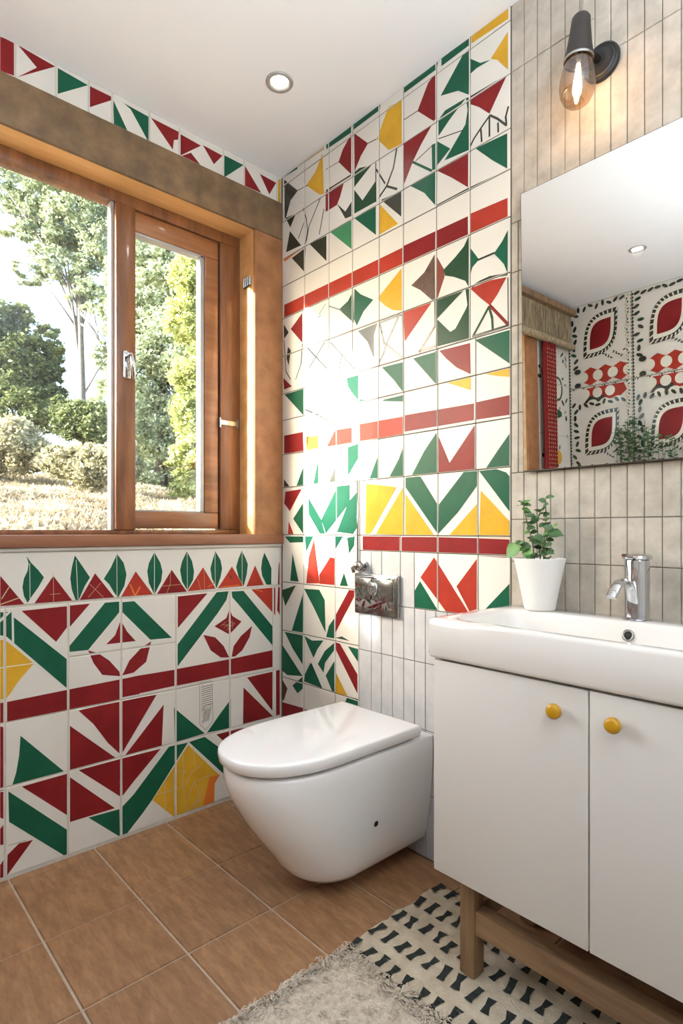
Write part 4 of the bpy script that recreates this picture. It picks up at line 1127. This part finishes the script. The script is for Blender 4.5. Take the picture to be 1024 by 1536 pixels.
tree('round_shrub', 'round green bush in the middle of the left pane below the tall tree', (125, 680, 10), (125, 640, 10),
     [pb(110, 630, 10, 30, 30), pb(145, 635, 10, 28, 30), pb(90, 612, 10, 14, 18), pb(160, 640, 10, 20, 30)], 30000, .040, 'fol_dark', 3, .05, 4, 'bush', shell=.3)
tree('dry_scrub', 'pale dry scrub bush at the lower left of the window', (20, 715, 8.5), None, [pb(20, 668, 8.5, 46, 40), pb(-30, 672, 8.5, 44, 46), pb(62, 684, 8.5, 32, 26)], 24000, .034, 'fol_dry', 4, .03, 3, 'bush', shell=.3)
tree('dry_scrub', 'low pale scrub bush beside the window post', (120, 725, 8.2), None, [pb(100, 694, 8.2, 34, 26), pb(140, 700, 8.2, 38, 32), pb(178, 695, 8.2, 34, 34)], 24000, .034, 'fol_dry', 5, .03, 3, 'bush', shell=.3)
tree('dense_tree', 'large grey-green tree filling the right pane behind the yellow-green one', (240, 690, 13), (240, 480, 13),
     [pb(215, 370, 13, 45, 40), pb(230, 440, 13, 50, 45), pb(260, 520, 13, 60, 60), pb(215, 560, 13, 45, 50), pb(240, 640, 13, 60, 50), pb(275, 400, 13, 50, 50), pb(190, 480, 13, 35, 40), pb(235, 700, 13, 60, 40), pb(320, 560, 13, 60, 120), pb(300, 680, 13, 50, 50)], 80000, .056, 'fol_mid', 6, .16, 10, shell=.4)
tree('slender_tree', 'bright yellow-green sunlit tree at the right side of the right pane', (300, 730, 9), (300, 450, 9),
     [pb(295, 420, 9, 36, 42), pb(285, 480, 9, 40, 36), pb(300, 560, 9, 42, 40), pb(290, 620, 9, 34, 40), pb(305, 680, 9, 40, 40), pb(275, 690, 9, 24, 24), pb(300, 735, 9, 40, 34), pb(330, 500, 9, 30, 120)], 46000, .040, 'fol_bright', 7, .06, 6, shell=.4)
tree('far_tree', 'hazy grey-green trees behind the window post, between the two panes', (185, 690, 17), (185, 500, 17),
     [pb(165, 610, 17, 26, 45), pb(200, 420, 17, 40, 60), pb(180, 560, 17, 25, 50), pb(205, 640, 17, 40, 60), pb(190, 330, 17, 30, 30)], 26000, .06, 'fol_mid', 8, .14, 8)
# outside, beyond the left end of the window: unseen plants added to shade the room from the low sun
def plain_tree(name, label, c, blobs, n, size, mat, seed, tr, cat, sparse=.5):
    b0 = Vector((c[0], c[1], ground_z(c[0], c[1]) - .08)); e = empty(name, tuple(b0), label, cat)
    b = bmesh.new(); t = Vector((c[0], c[1], c[2])); tube(b, [b0, b0.lerp(t, .5) + Vector((.03, 0, 0)), t], tr, 8, taper=.4)
    for bb in blobs: s_ = b0.lerp(t, .6); tube(b, [s_, s_.lerp(Vector(bb[:3]), .5) + Vector((0, 0, .05)), Vector(bb[:3])], tr * .35, 6, taper=.3)
    bobj('trunk', b, M['bark'], e, smooth=True); cards('foliage', crown(blobs, n, seed, sparse), size, M[mat], e, seed=seed)
plain_tree('added_shade_shrub', 'added leafy shrub outside beyond the left end of the window, out of view, blocking low sun', (-1.1, -3.7, 1.6), [(-.85, -3.6, 1.45, .42, .55), (-1.35, -3.8, 1.45, .42, .60), (-1.1, -3.6, 1.0, .5, .5)], 14000, .04, 'fol_mid', 21, .03, 'bush', .2)  # added to keep sun off the lower back wall
plain_tree('added_shade_tree', 'added thin-leaved tree outside beyond the left end of the window, out of view, dappling the sun', (-2.05, -7.2, 3.9), [(-2.15, -7.1, 4.1, .25, .25), (-1.95, -7.2, 3.4, .3, .25), (-2.3, -7.2, 3.2, .35, .3)], 420, .07, 'fol_mid', 22, .035, 'tree', .3)  # added for soft leaf shadows in the sun patch
# dry grass on the slope
N = 80000
dd = rng.uniform(1.2, 9.5, N) ** 1.0; lat = rng.uniform(-1, 1, N)
f_ = 868.96; aa = math.radians(47.581)
uu = rng.uniform(-120, 380, N); dep = rng.uniform(3.0, 11.5, N)
gxp = CAM.x - math.sin(aa) * dep + math.cos(aa) * (uu - 512) / f_ * dep; gyp = CAM.y + math.cos(aa) * dep + math.sin(aa) * (uu - 512) / f_ * dep
ok = gxp < -.8; gxp, gyp, dep = gxp[ok], gyp[ok], dep[ok]
cl_ = np.array([noise.noise(Vector((x * 1.6, y * 1.6, 11))) for x, y in zip(gxp, gyp)])
gz = np.array([ground_z(x, y) for x, y in zip(gxp, gyp)]); ok = cl_ > -.35; P = np.stack([gxp, gyp, gz + .03 + rng.uniform(0, .10, len(gxp)) * (cl_ + .5).clip(0, 1)], 1)[ok]
gr = cards('dry_grass', P, .034, M['straw'], None, up=.8, stretch=3.2, shade=(cl_[ok] * .8 + .5 + rng.uniform(-.3, .3, ok.sum())).clip(0, 1), loc=(-4, -1.5, 1.2), seed=9)
tag(gr, 'sunlit dry straw grass covering the slope outside the window', 'grass', kind='stuff')

# ------------------------------------------------------------------ light and world
sd = bpy.data.lights.new('sun', 'SUN'); sd.energy = 22; sd.angle = math.radians(1.2); sd.color = (.93, .965, 1)
so_ = bpy.data.objects.new('sun', sd); COL.objects.link(so_); SUN = Vector((.36, 1, -.315)); so_.rotation_euler = SUN.to_track_quat('-Z', 'Y').to_euler()
wd = bpy.data.worlds.new('sky'); SC.world = wd; wd.use_nodes = True; nt = wd.node_tree
bg = nt.nodes['Background']; sk = nt.nodes.new('ShaderNodeTexSky'); sk.sky_type = 'NISHITA'; sk.sun_disc = False
sk.sun_elevation = math.radians(24); sk.sun_rotation = math.atan2(-SUN.x, -SUN.y); sk.air_density = 1.0; sk.dust_density = 3.5; sk.ozone_density = 1.0
hs = nt.nodes.new('ShaderNodeHueSaturation'); hs.inputs['Saturation'].default_value = 1.0
nt.links.new(sk.outputs[0], hs.inputs['Color']); nt.links.new(hs.outputs[0], bg.inputs['Color']); bg.inputs['Strength'].default_value = SKY
# ------------------------------------------------------------------ camera
cd = bpy.data.cameras.new('camera'); cam = bpy.data.objects.new('camera', cd); COL.objects.link(cam)
cam.location = CAM; cam.rotation_euler = (math.radians(90), 0, math.radians(47.581))
cd.sensor_fit = 'VERTICAL'; cd.sensor_height = 36; cd.lens = 868.96 / 1536 * 36; cd.shift_y = 29 / 1536; cd.clip_start = .02
SC.camera = cam
SC.view_settings.view_transform = 'Standard'; SC.view_settings.look = 'None'; SC.view_settings.gamma = 1; SC.view_settings.use_curve_mapping = False
SC.view_settings.exposure = EXPO
